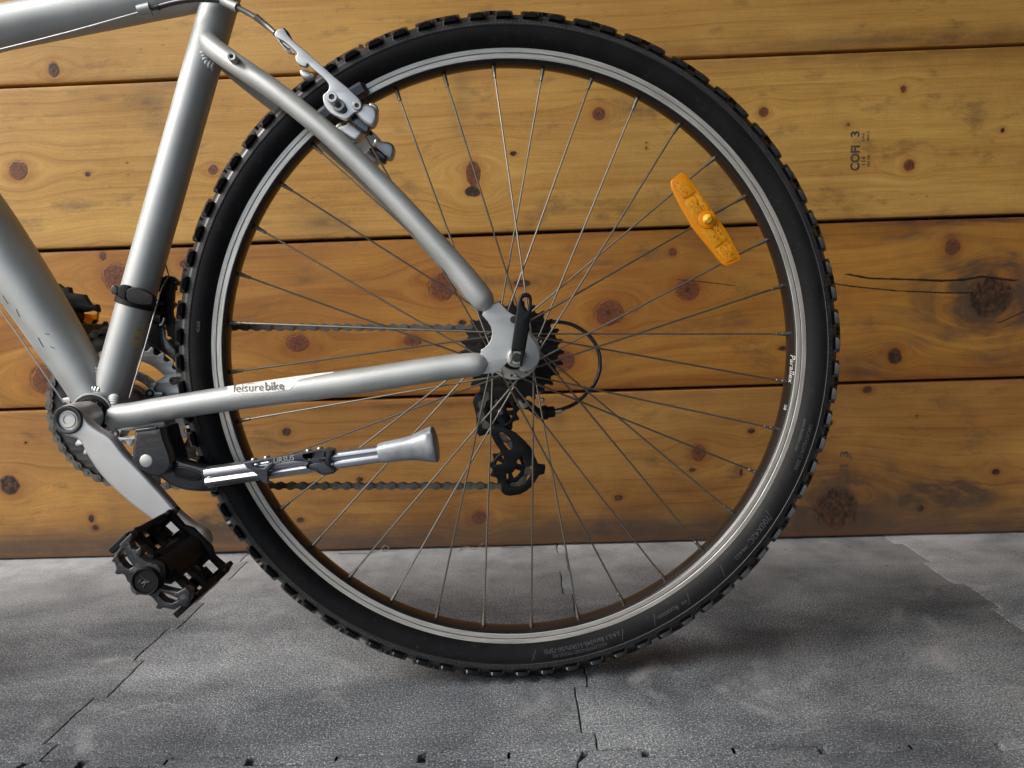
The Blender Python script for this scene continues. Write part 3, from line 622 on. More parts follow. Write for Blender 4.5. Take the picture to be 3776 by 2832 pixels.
# ---------------------------------------------------------------- rear wheel
wheel = empty('rear_wheel', bike)
TP = [(311.0, 12.6), (312.6, 14.6), (315.5, 17.0), (319.5, 19.3), (324, 20.7), (328.5, 21.2), (330.2, 21.15), (330.6, 21.5), (331.1, 21.1), (334, 20.6), (337, 19.2), (340, 17.0), (343, 13.6), (345, 10.0), (346.3, 5.5), (346.8, 0)]
prof = [(r, -y) for r, y in TP] + [(r, y) for r, y in reversed(TP[:-1])]
lathe('tyre', prof, M['rubber'], wheel, 240, closed=False, angle=60)
def side_y(r):
    for (a, b), (c, d) in zip(TP, TP[1:]):
        if a <= r <= c: return b + (d - b) * (r - a) / (c - a)
    return 0.0
NR = 1560; V = []; Fc = []
for k in range(NR):
    a0 = 2 * PI * k / NR; a1 = a0 + 2 * PI / NR * 0.5; i = len(V)
    for a in (a0, (a0 + a1) / 2, a1):
        up = 0.45 if a not in (a0, a1) else -0.15
        for r in (331.6, 335.8):
            V.append((r * .001 * math.cos(a), -(side_y(r) + up) * .001, r * .001 * math.sin(a)))
    Fc += [(i, i + 1, i + 3, i + 2), (i + 2, i + 3, i + 5, i + 4)]
tag(pydata('sidewall_ribs', V, Fc, M['rib'], wheel, 5), kind='stuff')
V = [(r, -y - .12) for r, y in TP if r > 336.5] 
for sg_ in (1, -1):
    lathe('tyre_shoulder', [(336.2, -19.7 * sg_)] + [(r + .1, (-y - .12) * sg_) for r, y in TP if 336.5 < r < 346.5], M['shoulder'], wheel, 240, angle=60)
# thin mould line
lathe('mould_line', [(330.35, -21.45), (330.7, -21.75), (331.0, -21.35)], M['emboss'], wheel, 240)
# side knobs: curved block with a hooked sipe and a chamfered leading face
def knob_mesh(side):
    def P(s, q, h):   # s mm round the tyre, q mm across from r=336.2 outwards along the shoulder, h mm proud
        # shoulder arc
        tbl = [(0, 336.2, 19.6), (4, 339.2, 17.2), (8, 342.3, 14.2), (12, 344.9, 10.4), (15, 346.0, 7.6)]
        for (qa, ra, ya), (qb, rb, yb) in zip(tbl, tbl[1:]):
            if qa <= q <= qb or qb == 15:
                t = (q - qa) / (qb - qa); r = ra + (rb - ra) * t; y = ya + (yb - ya) * t; break
        nx, ny = 0.45 + 0.045 * q, 0.9 - 0.045 * q; l = math.hypot(nx, ny); nx /= l; ny /= l
        r += nx * h; y += ny * h
        a = s / 343.0
        return Vector((r * .001 * math.cos(a), -side * y * .001, r * .001 * math.sin(a)))
    bm = bmesh.new()
    out = [(-9.2, 13.5), (-9.4, 6), (-8.4, 1.4), (-5.5, -0.6), (4.5, -0.8), (8.0, 0.6), (9.0, 3.2), (8.2, 6.5), (9.4, 9.5), (9.4, 13.5)]
    top = [(-8.9, 13.2), (-8.8, 6.2), (-7.8, 2.0), (-5.2, 0.1), (4.0, 0.0), (6.8, 1.2), (7.6, 3.5), (5.8, 6.4), (6.8, 9.3), (7.0, 13.2)]
    lo = [bm.verts.new(P(s, q, -1.2)) for s, q in out]; mi = [bm.verts.new(P(s, q, 2.6)) for s, q in out]; hi = [bm.verts.new(P(s, q, 3.6)) for s, q in top]
    n = len(out)
    for i in range(n):
        j = (i + 1) % n
        bm.faces.new((lo[i], lo[j], mi[j], mi[i])); bm.faces.new((mi[i], mi[j], hi[j], hi[i]))
    cen = bm.verts.new(P(-1.5, 7.0, 3.1))
    for i in range(n): bm.faces.new((hi[i], hi[(i + 1) % n], cen))
    # raised comma-shaped rib on the block
    rb = [(-2.4, 9.6), (-1.2, 6.8), (0.6, 5.6), (3.0, 5.2), (3.0, 6.0), (1.2, 6.6), (-0.2, 7.8), (-1.2, 9.9)]
    l2 = [bm.verts.new(P(s, q, 2.6)) for s, q in rb]; h2 = [bm.verts.new(P(s, q, 4.2)) for s, q in rb]
    for i in range(8): bm.faces.new((l2[i], l2[(i + 1) % 8], h2[(i + 1) % 8], h2[i]))
    bm.faces.new(h2)
    bmesh.ops.recalc_face_normals(bm, faces=bm.faces)
    me = bpy.data.meshes.new('tyre_knob'); bm.to_mesh(me); bm.free(); finish(me, M['rubberk'], 28); return me
kn, kf = knob_mesh(1), knob_mesh(-1)
def ry(a): return Matrix.Rotation(-a, 4, 'Y')   # turns (r cos, ., r sin) by +a in the x,z plane
for k in range(80):
    link('tyre_knob', kn, wheel, ry(2 * PI * k / 80 + 0.02))
for k in range(80):
    link('tyre_knob', kf, wheel, ry(2 * PI * (k + 0.5) / 80 + 0.02))
def tread_mesh():
    bm = bmesh.new()
    def P(s, y, r): a = s / 345.0; return Vector((r * .001 * math.cos(a), y * .001, r * .001 * math.sin(a)))
    out = [(-20, -3), (-16, -9.5), (-4, -10.5), (-2, -8.5), (2, -8.5), (5, -11), (17, -9.0), (20, -2.5), (16, 0), (20, 2.5), (17, 9), (5, 11), (2, 8.5), (-2, 8.5), (-4, 10.5), (-16, 9.5), (-20, 3), (-16, 0)]
    lo = [bm.verts.new(P(s, y, 344)) for s, y in out]; hi = [bm.verts.new(P(s * 0.95, y * 0.93, 351.4 - 0.018 * y * y)) for s, y in out]
    n = len(out)
    for i in range(n): bm.faces.new((lo[i], lo[(i + 1) % n], hi[(i + 1) % n], hi[i]))
    c = bm.verts.new(P(0, 0, 351.4))
    for i in range(n): bm.faces.new((hi[i], hi[(i + 1) % n], c))
    bmesh.ops.recalc_face_normals(bm, faces=bm.faces)
    me = bpy.data.meshes.new('tread_block'); bm.to_mesh(me); bm.free(); finish(me, M['rubberk'], 28); return me
tm = tread_mesh()
for k in range(40): link('tread_block', tm, wheel, ry(2 * PI * (k + 0.3) / 40))
# embossed writing, clockwise, tops outward
def tyre_text(s, deg, r0, h, m=None, bold=False, name='embossed_lettering', yoff=0.35, surf=None, track=1.0, shear=0.0):
    me = text_mesh(s, bold, 0.0, shear)
    a0 = R_(deg)
    def fn(u, v):
        r = r0 + v * h; a = a0 - u * h * track / r0
        y = -(side_y(r) + yoff) if surf is None else surf(r)
        return Vector((r * .001 * math.cos(a), y * .001, r * .001 * math.sin(a)))
    return grid_mesh_from(me, fn, name, m or M['emboss'], wheel)
tyre_text('700X42C', -33.0, 319.6, 8.6, track=1.05); tyre_text('/44-622', -39.8, 320.8, 5.8, track=1.1)
tyre_text('RECOMMENDED PRESSURE', -72.6, 323.0, 4.9)
tyre_text('3.4-5.1 Bars/345-515KPa/50-75PSI', -69.6, 317.4, 6.0)
tyre_text('Rotation', -57.4, 319.6, 7.0); tyre_text('<=', -55.4, 319.8, 6.0)
tyre_text('DECATHLON IT SERIE', -14.0, 321.8, 5.2)
tyre_text('www.decathlon.com', -13.2, 316.0, 4.2)
tyre_text('42-622', 166.5 + 9.2, 320.5, 4.0, m=M['rib'])
for a in (-54.6, -62.2, -68.9, -86.2, -32.4, -46.2):
    V = []; Fc = []
    for q_ in range(9):
        t = q_ / 8; r = 316.6 + 11 * t
        for dq in (0, .11): q = R_(a - .9 * t + dq); V.append((r * .001 * math.cos(q), -(side_y(r) + 0.35) * .001, r * .001 * math.sin(q)))
        if q_: Fc.append((2 * q_ - 2, 2 * q_ - 1, 2 * q_ + 1, 2 * q_))
    pydata('embossed_rule', V, Fc, M['emboss'], wheel)
# rim
lathe('rim', [(300.9, -12.2), (300.2, -11.8), (298.6, -9.4), (297.4, -5.5), (296.9, 0), (297.4, 5.5), (298.6, 9.4), (300.2, 11.8), (300.9, 12.2), (311.4, 12.4), (311.4, 9), (308, 9), (306, 0), (308, -9), (311.4, -9), (311.4, -11.9), (300.9, -11.9)], M['rimb'], wheel, 200, closed=True, angle=50)
for sgn in (-1, 1):
    lathe('brake_track', [(300.7, sgn * 12.25), (301.2, sgn * 12.6), (305.3, sgn * 12.6), (305.8, sgn * 12.1), (306.6, sgn * 12.1), (307.0, sgn * 12.6), (311.3, sgn * 12.7), (311.9, sgn * 12.2)], M['track'], wheel, 200, angle=30)
lathe('wear_groove', [(305.9, -12.16), (306.5, -12.16)], mat('groove_black', (0.01, 0.01, 0.01), 0.6), wheel, 200)
def rim_text(txt, deg, h, shear=0.0, bold=True):
    a0 = R_(deg)
    def fn(u, v):
        t = v * h / 5.6; y = -6.0 - 5.0 * t; r = 297.55 + 2.2 * t * (0.6 + 0.4 * t) - 0.25; a = a0 - u * h / 299
        return Vector((r * .001 * math.cos(a), y * .001, r * .001 * math.sin(a)))
    grid_mesh_from(text_mesh(txt, bold, 0, shear), fn, 'rim_lettering', M['inkl'], wheel)
rim_text('Parallex', -0.8, 9.5, 0.25); rim_text('28', -11.2, 6.0)
# spokes
sp_me = {}
PH = R_(3.41)
def hubpt(a, y, r=22.6): return Vector((r * .001 * math.cos(a), y * .001, r * .001 * math.sin(a)))
for k in range(36):
    th = R_(90 - 10 * k) + PH; near = (k % 2 == 0)
    clockwise = (k % 4 == 0) or (k % 4 == 3)
    ha = th - R_(60) if clockwise else th + R_(60)
    inner = (k % 4 in (0, 1))
    fy = (-33.5 if near else 19.0); fy += (1.6 if inner else -1.6) * (1 if near else -1) * -1
    A = hubpt(ha, fy); B = Vector((297.5 * .001 * math.cos(th), (-1.2 if near else 1.2) * .001, 297.5 * .001 * math.sin(th)))
    d = (B - A).normalized()
    V, Fc = sweep_data([A, A.lerp(B, .5), B - d * 0.006], 0.00098, 8)
    pydata('spoke', V, Fc, M['steel'], wheel)
    V, Fc = sweep_data([B + d * 0.002, B - d * 0.0062, B - d * 0.0065, B - d * 0.0125, B - d * 0.013], [0.0023, 0.0021, 0.0018, 0.0017, 0.0011], 8)
    pydata('nipple', V, Fc, M['brass'], wheel)
    if near:
        V, Fc = sweep_data([hubpt(ha, fy - 1.5 if inner else fy + 3), hubpt(ha, fy - 2.7 if inner else fy + 4)], [0.0019, 0.0012], 10)
        pydata('spoke_head', V, Fc, M['alu'], wheel)
# hub
lathe('hub', [(0.1, -62), (6, -62), (6, -45), (13, -44), (14, -37), (16, -36.5), (17.5, -35.6), (26.5, -35.2), (27, -34.6), (27, -32.6), (26.5, -32), (17, -31.5), (12, -28), (11, 0), (12, 14), (24, 17.5), (26, 18), (26, 20.5), (18, 21), (10, 22), (0.1, 22)], M['hub'], wheel, 64)
for k in range(18):
    a = PH + R_(90 - 60) - R_(20 * k)
    if k % 2: lathe('spoke_hole', [(0.001, -35.45), (1.5, -35.45)], M['chaind'], wheel, 12, (22.6e-3 * math.cos(a + R_(10)), 22.6e-3 * math.sin(a + R_(10))))
lathe('bearing_cover', [(0.1, -60), (9.5, -60), (10, -59), (10.5, -52), (15.5, -50), (16.5, -44), (16.5, -38), (5, -38)], M['plast'], wheel, 40)
# wheel reflector on spoke 6
REFL = [(250, 395), (262, 372), (370, 288), (400, 290), (435, 315), (590, 510), (770, 770), (905, 960), (1000, 1120), (1092, 1300), (1098, 1345), (1080, 1372), (935, 1430), (905, 1425), (870, 1395), (640, 1110), (505, 940), (380, 720), (258, 470)]
rf = plate('spoke_reflector', [KR(REFL)], -21.5, 5.5, M['amb'], wheel, 0.0008, 0, 2)
plate('reflector_lens', [KR([(285, 440), (385, 340), (415, 345), (545, 515), (410, 610)])], -22.3, 2, M['ambd'], wheel, 0.0003)
plate('reflector_lens', [KR([(405, 640), (520, 555), (640, 760), (590, 860), (560, 900)])], -22.3, 2, M['ambh'], wheel, 0.0003)
plate('reflector_lens', [KR([(530, 545), (580, 525), (740, 770), (650, 760)])], -22.2, 2, M['ambh'], wheel, 0.0003)
plate('reflector_lens', [KR([(590, 980), (730, 975), (880, 1130), (790, 1205)])], -22.3, 2, M['ambh'], wheel, 0.0003)
plate('reflector_lens', [KR([(760, 950), (810, 900), (940, 1100), (890, 1130)])], -22.2, 2, M['ambh'], wheel, 0.0003)
plate('reflector_lens', [KR([(800, 1225), (960, 1120), (1060, 1320), (1040, 1345), (920, 1385)])], -22.3, 2, M['ambd'], wheel, 0.0003)
q = at(*KR([(700, 850)])[0], -26); lathe('reflector_clip', [(0.01, -23.8), (6.5, -23.8), (9.2, -23.2), (9.6, -21.5), (9.6, -20)], M['amb'], wheel, 28, (q.x, q.z))
lathe('clip_screw', [(0.01, -27.6), (3, -27.3), (4.6, -26.2), (4.9, -24.8), (4.9, -23)], M['yel'], wheel, 24, (q.x, q.z))
pydata('screw_slot', [(q.x - .0042, -.0279, q.z - .0036), (q.x - .0036, -.0279, q.z - .0042), (q.x + .0042, -.0279, q.z + .0036), (q.x + .0036, -.0279, q.z + .0042), (q.x - .0042, -.0272, q.z - .0036), (q.x - .0036, -.0272, q.z - .0042), (q.x + .0042, -.0272, q.z + .0036), (q.x + .0036, -.0272, q.z + .0042)], [(0, 1, 2, 3), (4, 5, 6, 7), (0, 1, 5, 4), (2, 3, 7, 6), (1, 2, 6, 5), (0, 3, 7, 4)], M['ambd'], wheel)

# ---------------------------------------------------------------- cassette
def gear_loop(rp, N, c=(0, 0), ph=0.0, rt=None, rr=None):
    rt = rt or rp + 3.1; rr = rr or rp - 3.6; out = []
    for k in range(N):
        a = 2 * PI * (k + ph) / N; st = 2 * PI / N
        for f, r in ((-0.10, rt), (0.08, rt - 0.1), (0.18, rp + 0.6), (0.28, rr + 1.2), (0.42, rr), (0.58, rr), (0.72, rr + 1.2), (0.82, rp + 0.6)):
            out.append((c[0] + r * .001 * math.cos(a + f * st), c[1] + r * .001 * math.sin(a + f * st)))
    return out
def ring_loop(r, c=(0, 0), n=40, sq=1.0):
    return [(c[0] + r * .001 * math.cos(2 * PI * k / n), c[1] + r * .001 * math.sin(2 * PI * k / n)) for k in range(n)]
def gear(name, rp, N, y, th, m, parent, c=(0, 0), holes=(), ph=0.0):
    me = plate_mesh(name, [gear_loop(rp, N, c, ph)] + list(holes), th * .001, 0.0003, 1); me.transform(Matrix.Translation((0, y * .001, 0))); finish(me, m, 30); return link(name, me, parent)
cass = empty('cassette', bike)
CS = [(28, 24), (24, 29), (21, 33.5), (18, 38), (16, 42.5), (14, 47), (13, 51)]
for n, (N, y) in enumerate(CS):
    rp = 12.7 / 2 / math.sin(PI / N)
    if N == 28: rp = 54.6
    gear('sprocket', rp, N, y, 1.9, M['cog'], cass, ph=n * 0.3, holes=[ring_loop(14)])
for a in (20, 140, 262, 70, 200):
    lathe('rivet', [(0.01, 23.3), (1.6, 23.4), (2.0, 24.2)], M['hub'], cass, 12, (34e-3 * math.cos(R_(a)), 34e-3 * math.sin(R_(a))))
lathe('lockring', [(6, 22), (15, 22), (16, 24), (16, 56), (6, 56)], M['black'], cass, 30)

# ---------------------------------------------------------------- drivetrain: chain path
JU = at(1845, 1519, 45); JL = at(1876, 1723, 45)
RR_ = 12.7 / 2 / math.sin(PI / 44)
circles = [((BBc[0], BBc[1]), RR_, 1), ((0, 0), 27.4, 1), ((JU.x, JU.z), 22.6, -1), ((JL.x, JL.z), 22.6, 1)]
def tangent(c1, c2):
    (x1, z1), r1, k1 = c1; (x2, z2), r2, k2 = c2
    D = Vector((x2 - x1, z2 - z1)); th = math.atan2(D.y, D.x); phi = th - math.asin((k1 * r1 - k2 * r2) * .001 / D.length)
    Lv = Vector((-math.sin(phi), math.cos(phi)))
    return Vector((x1, z1)) + Lv * (k1 * r1 * .001), Vector((x2, z2)) + Lv * (k2 * r2 * .001)
T = [tangent(circles[i], circles[(i + 1) % 4]) for i in range(4)]
path = []
for i in range(4):
    a, b = T[i]
    for k in range(40): path.append(a.lerp(b, k / 40))
    (cx, cz), r, kk = circles[(i + 1) % 4]; c_, _n = T[(i + 1) % 4]
    a0 = math.atan2(b.y - cz, b.x - cx); a1 = math.atan2(c_.y - cz, c_.x - cx)
    if kk == 1:
        while a1 > a0: a1 -= 2 * PI
    else:
        while a1 < a0: a1 += 2 * PI
    for k in range(60):
        a = a0 + (a1 - a0) * k / 60; path.append(Vector((cx + r * .001 * math.cos(a), cz + r * .001 * math.sin(a))))
tot = sum((path[(i + 1) % len(path)] - path[i]).length for i in range(len(path)))
NL = int(round(tot / 0.0127 / 2) * 2); pitch = tot / NL
acc = [0.0]
for i in range(len(path)): acc.append(acc[-1] + (path[(i + 1) % len(path)] - path[i]).length)
def along(s):
    s %= tot; lo, hi = 0, len(path)
    while hi - lo > 1:
        md = (lo + hi) // 2
        if acc[md] <= s: lo = md
        else: hi = md
    t = (s - acc[lo]) / max(acc[lo + 1] - acc[lo], 1e-9); return path[lo].lerp(path[(lo + 1) % len(path)], t)
def link_mesh(outer):
    bm = bmesh.new()
    def plate_at(y0, y1, R, wst):
        L = []
        for sx, a0 in ((6.35, -100), (-6.35, 80)):
            for k in range(9):
                a = R_(a0 + 200 * k / 8); L.append((sx + R * math.cos(a), R * math.sin(a)))
            L.append((0.0, -wst if sx < 0 else wst))
        lo = [bm.verts.new((x * .001, y0 * .001, z * .001)) for x, z in L]; hi = [bm.verts.new((x * .001, y1 * .001, z * .001)) for x, z in L]
        n = len(L)
        for i in range(n): bm.faces.new((lo[i], lo[(i + 1) % n], hi[(i + 1) % n], hi[i]))
        bm.faces.new(lo); bm.faces.new(list(reversed(hi)))
    if outer: plate_at(-3.8, -2.9, 4.35, 1.9); plate_at(2.9, 3.8, 4.35, 1.9)
    else: plate_at(-2.6, -1.7, 4.2, 2.1); plate_at(1.7, 2.6, 4.2, 2.1)
    def cyl(x, y0, y1, r):
        lo = [bm.verts.new(((x + r * math.cos(PI * k / 5)) * .001, y0 * .001, r * math.sin(PI * k / 5) * .001)) for k in range(10)]
        hi = [bm.verts.new(((x + r * math.cos(PI * k / 5)) * .001, y1 * .001, r * math.sin(PI * k / 5) * .001)) for k in range(10)]
        for i in range(10): bm.faces.new((lo[i], lo[(i + 1) % 10], hi[(i + 1) % 10], hi[i]))
        bm.faces.new(lo); bm.faces.new(list(reversed(hi)))
    if outer:
        for x in (-6.35, 6.35): cyl(x, -4.5, 4.5, 2.0)
    else:
        for x in (-6.35, 6.35): cyl(x, -1.7, 1.7, 3.9)
    bmesh.ops.recalc_face_normals(bm, faces=bm.faces)
    me = bpy.data.meshes.new('chain_link'); bm.to_mesh(me); bm.free(); finish(me, M['chain'] if outer else M['chain2'], 30); return me
lo_, li_ = link_mesh(True), link_mesh(False)
chain = empty('chain', bike)
for k in range(NL):
    a, b = along(k * pitch), along((k + 1) * pitch); m_ = (a + b) / 2; an = math.atan2(b.y - a.y, b.x - a.x)
    yv = 48.5 + 2.0 * max(0, min(1, (m_.x + 0.42) / 0.42))
    link('chain_link', lo_ if k % 2 else li_, chain, Matrix.Translation((m_.x, yv * .001, m_.y)) @ Matrix.Rotation(-an, 4, 'Y'))

# ---------------------------------------------------------------- crankset
cr = empty('crankset', bike)
c0 = BBc
def slots(n, r0, r1, half, ph, c):
    H = []
    for k in range(n):
        a = 2 * PI * k / n + ph; L = []
        for q in range(9): t = a - half + 2 * half * q / 8; L.append((c[0] + r1 * .001 * math.cos(t), c[1] + r1 * .001 * math.sin(t)))
        for q in range(9): t = a + half * .92 - 2 * half * .92 * q / 8; L.append((c[0] + r0 * .001 * math.cos(t), c[1] + r0 * .001 * math.sin(t)))
        H.append(L)
    return H
gear('chainring', RR_, 44, 47.5, 3, M['ringb'], cr, c0, [ring_loop(70, c0, 60)])
gear('chainring', 68.7, 34, 40, 2.6, M['crank'], cr, c0, slots(5, 41, 53, 0.34, R_(60), c0) + [ring_loop(32, c0)], 0.3)
gear('chainring', 39.5, 20, 34, 2.4, M['alud'], cr, c0, slots(5, 25, 33, 0.36, R_(60), c0) + [ring_loop(20, c0)], 0.2)
for k in range(5):
    a = 2 * PI * k / 5 + R_(30); ex, ez = math.cos(a), math.sin(a); px_, pz_ = -ez, ex
    L = [(c0[0] + (u * ex + v * px_) * .001, c0[1] + (u * ez + v * pz_) * .001) for u, v in ((10, -9), (40, -7), (62, -6), (66, 0), (62, 6), (40, 7), (10, 9))]
    me = plate_mesh('spider_arm', [L], 0.006, 0.0012, 2); me.transform(Matrix.Translation((0, 0.0432, 0))); finish(me, M['crank']); link('spider_arm', me, cr)
    for rr in (31, 58):
        hexbolt('ring_bolt', (c0[0] + rr * ex * .001, c0[1] + rr * ez * .001), 32.5 if rr < 40 else 38.2, 4.6, 7, M['chaind'], cr)
lathe('spider_hub', [(8, 40), (24, 40), (26, 42), (26, 52), (8, 52)], M['crank'], cr, 40, c0)
# near arm
ARM = [(238, 335), (300, 345), (345, 380), (375, 425), (420, 495), (505, 560), (590, 610), (650, 670), (730, 775), (880, 930), (1000, 1060), (1100, 1170), (1200, 1285), (1330, 1390), (1420, 1440), (1462, 1500), (1468, 1560), (1440, 1600), (1390, 1600), (1310, 1560), (1200, 1500), (1080, 1425), (930, 1320), (790, 1215), (650, 1090), (545, 985), (470, 890), (400, 780), (355, 690), (318, 645), (250, 620), (190, 600), (140, 555), (112, 490), (112, 440), (130, 390), (175, 350)]
plate('crank_arm', [K4(ARM)], -73, 13, M['crank'], cr, 0.0032, 3, 4, 60)
bx = at(*K4([(240, 470)])[0], -73); bc = (bx.x, bx.z)
lathe('crank_boss', [(12.0, -69), (14.6, -66), (15.4, -60), (15.2, -41), (10, -41)], M['crank'], cr, 48, (bx.x + .0008, bx.z))
lathe('dust_ring', [(9.2, -74.6), (10.4, -75.2), (13.0, -75.0), (13.8, -74), (13.8, -70)], M['gloss'], cr, 40, bc)
lathe('bolt_recess', [(0.01, -71.6), (9.6, -71.6), (9.4, -74.6)], M['gloss'], cr, 40, bc)
lathe('crank_bolt', [(4.4, -71.9), (4.4, -73.6), (6.9, -73.8), (7.4, -73.2), (7.4, -71.5)], M['alud'], cr, 32, bc)
lathe('socket', [(0.01, -72.2), (4.9, -72.2)], M['brass'], cr, 6, bc)
# arm on the far side
fa = at(130, 1160, 82)
fdir = Vector((fa.x - c0[0], 0, fa.z - c0[1])).normalized()
tube('crank_arm', [Vector((c0[0], .064, c0[1])), Vector((c0[0], .068, c0[1])) + fdir * .06, Vector((c0[0], .078, c0[1])) + fdir * (fa - Vector((c0[0], fa.y, c0[1]))).length], [.017, .012, .0125], M['crank'], cr, 16, (1.1, .6))

# ---------------------------------------------------------------- pedals
def make_pedal(parent, o, ang, y0, y1, outline=None, reflect=False):
    """o=(x,z) of the spindle, ang = direction of the platform, y0 inner end, y1 outer end (mm)"""
    P = empty('pedal', parent)
    sg = 1 if y1 > y0 else -1
    ca, sa = math.cos(ang), math.sin(ang)
    def W(u, v, y): return Vector((o[0] + (u * ca - v * sa) * .001, y * .001, o[1] + (u * sa + v * ca) * .001))
    def box(name, u0, u1, v0, v1, ya, yb, m=M['plast'], bev=0.8):
        bm = bmesh.new(); bmesh.ops.create_cube(bm, size=1)
        for v in bm.verts: v.co = Vector(((u0 + u1) / 2 + v.co.x * (u1 - u0), (v0 + v1) / 2 + v.co.y * (v1 - v0), (ya + yb) / 2 + v.co.z * (yb - ya)))
        bmesh.ops.bevel(bm, geom=list(bm.edges), offset=bev, segments=1, affect='EDGES')
        for v in bm.verts: v.co = W(*v.co)
        bmesh.ops.recalc_face_normals(bm, faces=bm.faces)
        me = bpy.data.meshes.new(name); bm.to_mesh(me); bm.free(); finish(me, m, 30); return link(name, me, P)
    yi, yo = y0 + sg * 10, y1
    def vplate(name, loops, ya, th, m=M['plast'], bev=.0007):
        L = [[(W(u, v, 0).x, W(u, v, 0).z) for u, v in lp] for lp in loops]
        me = plate_mesh(name, L, th * .001, bev, 1); me.transform(Matrix.Translation((0, ya * .001, 0))); finish(me, m, 30); return link(name, me, P)
    # inner cage plate with tooth pins, two serrated rails, barrel, outer arms
    inner = [(-39, -9), (-36, -12), (-20, -11), (-12, -15), (12, -15), (20, -11), (36, -12), (39, -9), (39, 9), (37, 16), (33, 16), (32, 11), (20, 10), (12, 14), (-12, 14), (-20, 10), (-32, 11), (-33, 17), (-37, 17), (-39, 9)]
    vplate('cage_plate', [inner, [(-31, -6), (-19, -6), (-19, 5), (-31, 5)], [(19, -6), (31, -6), (31, 5), (19, 5)]], min(yi, yi + sg * 7), 7)
    for s in (-1, 1):
        box('cage_rail', s * 37 - 2.6, s * 37 + 2.6, -11, 9, min(yi, yo), max(yi, yo))
        for k in range(2):
            yy = yi + (yo - yi) * (0.12 + 0.74 * k)
            for vv in (1, -1):
                box('cage_tooth', s * 37 - 2.2, s * 37 + 2.2, *(sorted((vv * 8.5, vv * 13.5))), yy - 3.4, yy + 3.4, bev=1.1)
    V, Fc = sweep_data([W(0, 0, y0), W(0, 0, yi), W(0, 0, yi + sg * 4), W(0, 0, (yi + yo) / 2), W(0, 0, yo - sg * 9)], [.007, .007, .0125, .0108, .0105], 24)
    pydata('spindle_barrel', V, Fc, M['plast'], P)
    box('pedal_body', -15, 15, -7, 8, min(yi, yo - sg * 14), max(yi, yo - sg * 14), bev=3.5)
    box('pedal_body', -19, 19, -5, 9, min(yi, yi + sg * 16), max(yi, yi + sg * 16), bev=3)
    for (u0, u1, yy) in ((-36, -8, .38), (8, 36, .38), (-36, -8, .66), (8, 36, .66)):
        y_ = yi + (yo - yi) * yy; box('cage_strut', u0, u1, -4, 3, y_ - 3, y_ + 3)
    for s in (-1, 1):
        box('cage_wing', s * 26 - 5, s * 26 + 5, -10, -4, min(yi, yi + (yo - yi) * .5), max(yi, yi + (yo - yi) * .5))
    return P, W, box, vplate
cap = at(536, 2146, -183); pang = math.atan2(-0.737, 0.676)
nearp, W, box, vplate = make_pedal(bike, (cap.x + .002, cap.z + .003), pang, -84, -176)
END = [(212, 815), (258, 828), (284, 905), (262, 975), (300, 997), (372, 985), (402, 1012), (430, 1080), (470, 1115), (472, 1190), (500, 1240), (560, 1275), (640, 1268), (722, 1272), (780, 1312), (842, 1392), (818, 1452), (880, 1470), (925, 1445), (1075, 1475), (1150, 1425), (1230, 1435), (1290, 1330), (1300, 1220), (1230, 1170), (1120, 1230), (960, 1195), (885, 1170), (905, 1050), (893, 900), (840, 848), (700, 815), (610, 745), (640, 695), (612, 615), (560, 658), (500, 640), (478, 565), (520, 468), (490, 420), (330, 580), (330, 625), (260, 740)]
S1 = [(395, 648), (345, 690), (322, 745), (350, 820), (400, 880), (462, 918), (520, 885), (450, 790)]
S2 = [(892, 1228), (868, 1278), (940, 1350), (1040, 1385), (1130, 1345), (1110, 1312), (990, 1262)]
plate('end_plate', [KP(END), KP(S1), KP(S2)], -183, 9, M['scuff'], nearp, .0012, 0, 2)
ccx = at(*KP([(690, 1080)])[0], -185); cc = (ccx.x, ccx.z)
lathe('end_cap', [(0.01, -185.6), (8.8, -185.6), (9.3, -185.2), (9.6, -186.6), (10.6, -186.8), (11.4, -185.4), (11.8, -183), (11.8, -178)], M['plast'], nearp, 40, cc)
for (a, b, c_, d_) in ((-3.5, 5, 0.5, 1.0), (0.5, 1, -3, -1.5), (-3, -1.5, 3.4, 0), (-1.8, -5, 1.5, 1.0), (-5.5, -1.0, -3.0, 1.8)):
    A_ = Vector((cc[0] + a * .001, -.1858, cc[1] + b * .001)); B_ = Vector((cc[0] + c_ * .001, -.1858, cc[1] + d_ * .001))
    tube('cap_emblem', [A_, B_], .00035, M['emboss'], nearp, 6)
# pedal beyond the frame, amber reflector in its cage
pf = empty('x', bike); bpy.data.objects.remove(pf)
fo = at(130, 1152, 85); farp, W2, box2, vplate2 = make_pedal(bike, (fo.x, fo.z), R_(-33), 84, 176)
q0 = at(345, 1185, 86); 
plate('pedal_reflector', [K3([(575, 530), (715, 535), (745, 520), (735, 580), (695, 615), (610, 625)])], 168, 6, M['amb'], farp)
plate('cage_plate', [K3([(435, 300), (460, 320), (480, 335), (510, 325), (525, 330), (535, 370), (600, 380), (640, 385), (665, 430), (690, 465), (735, 460), (748, 500), (745, 520), (700, 505), (640, 520), (560, 520), (520, 480), (470, 440), (440, 380)])], 166, 9, M['plast'], farp, .001)
plate('cage_plate', [K3([(590, 615), (690, 612), (715, 575), (735, 580), (700, 630), (655, 640), (600, 640)])], 166, 8, M['plast'], farp, .001)

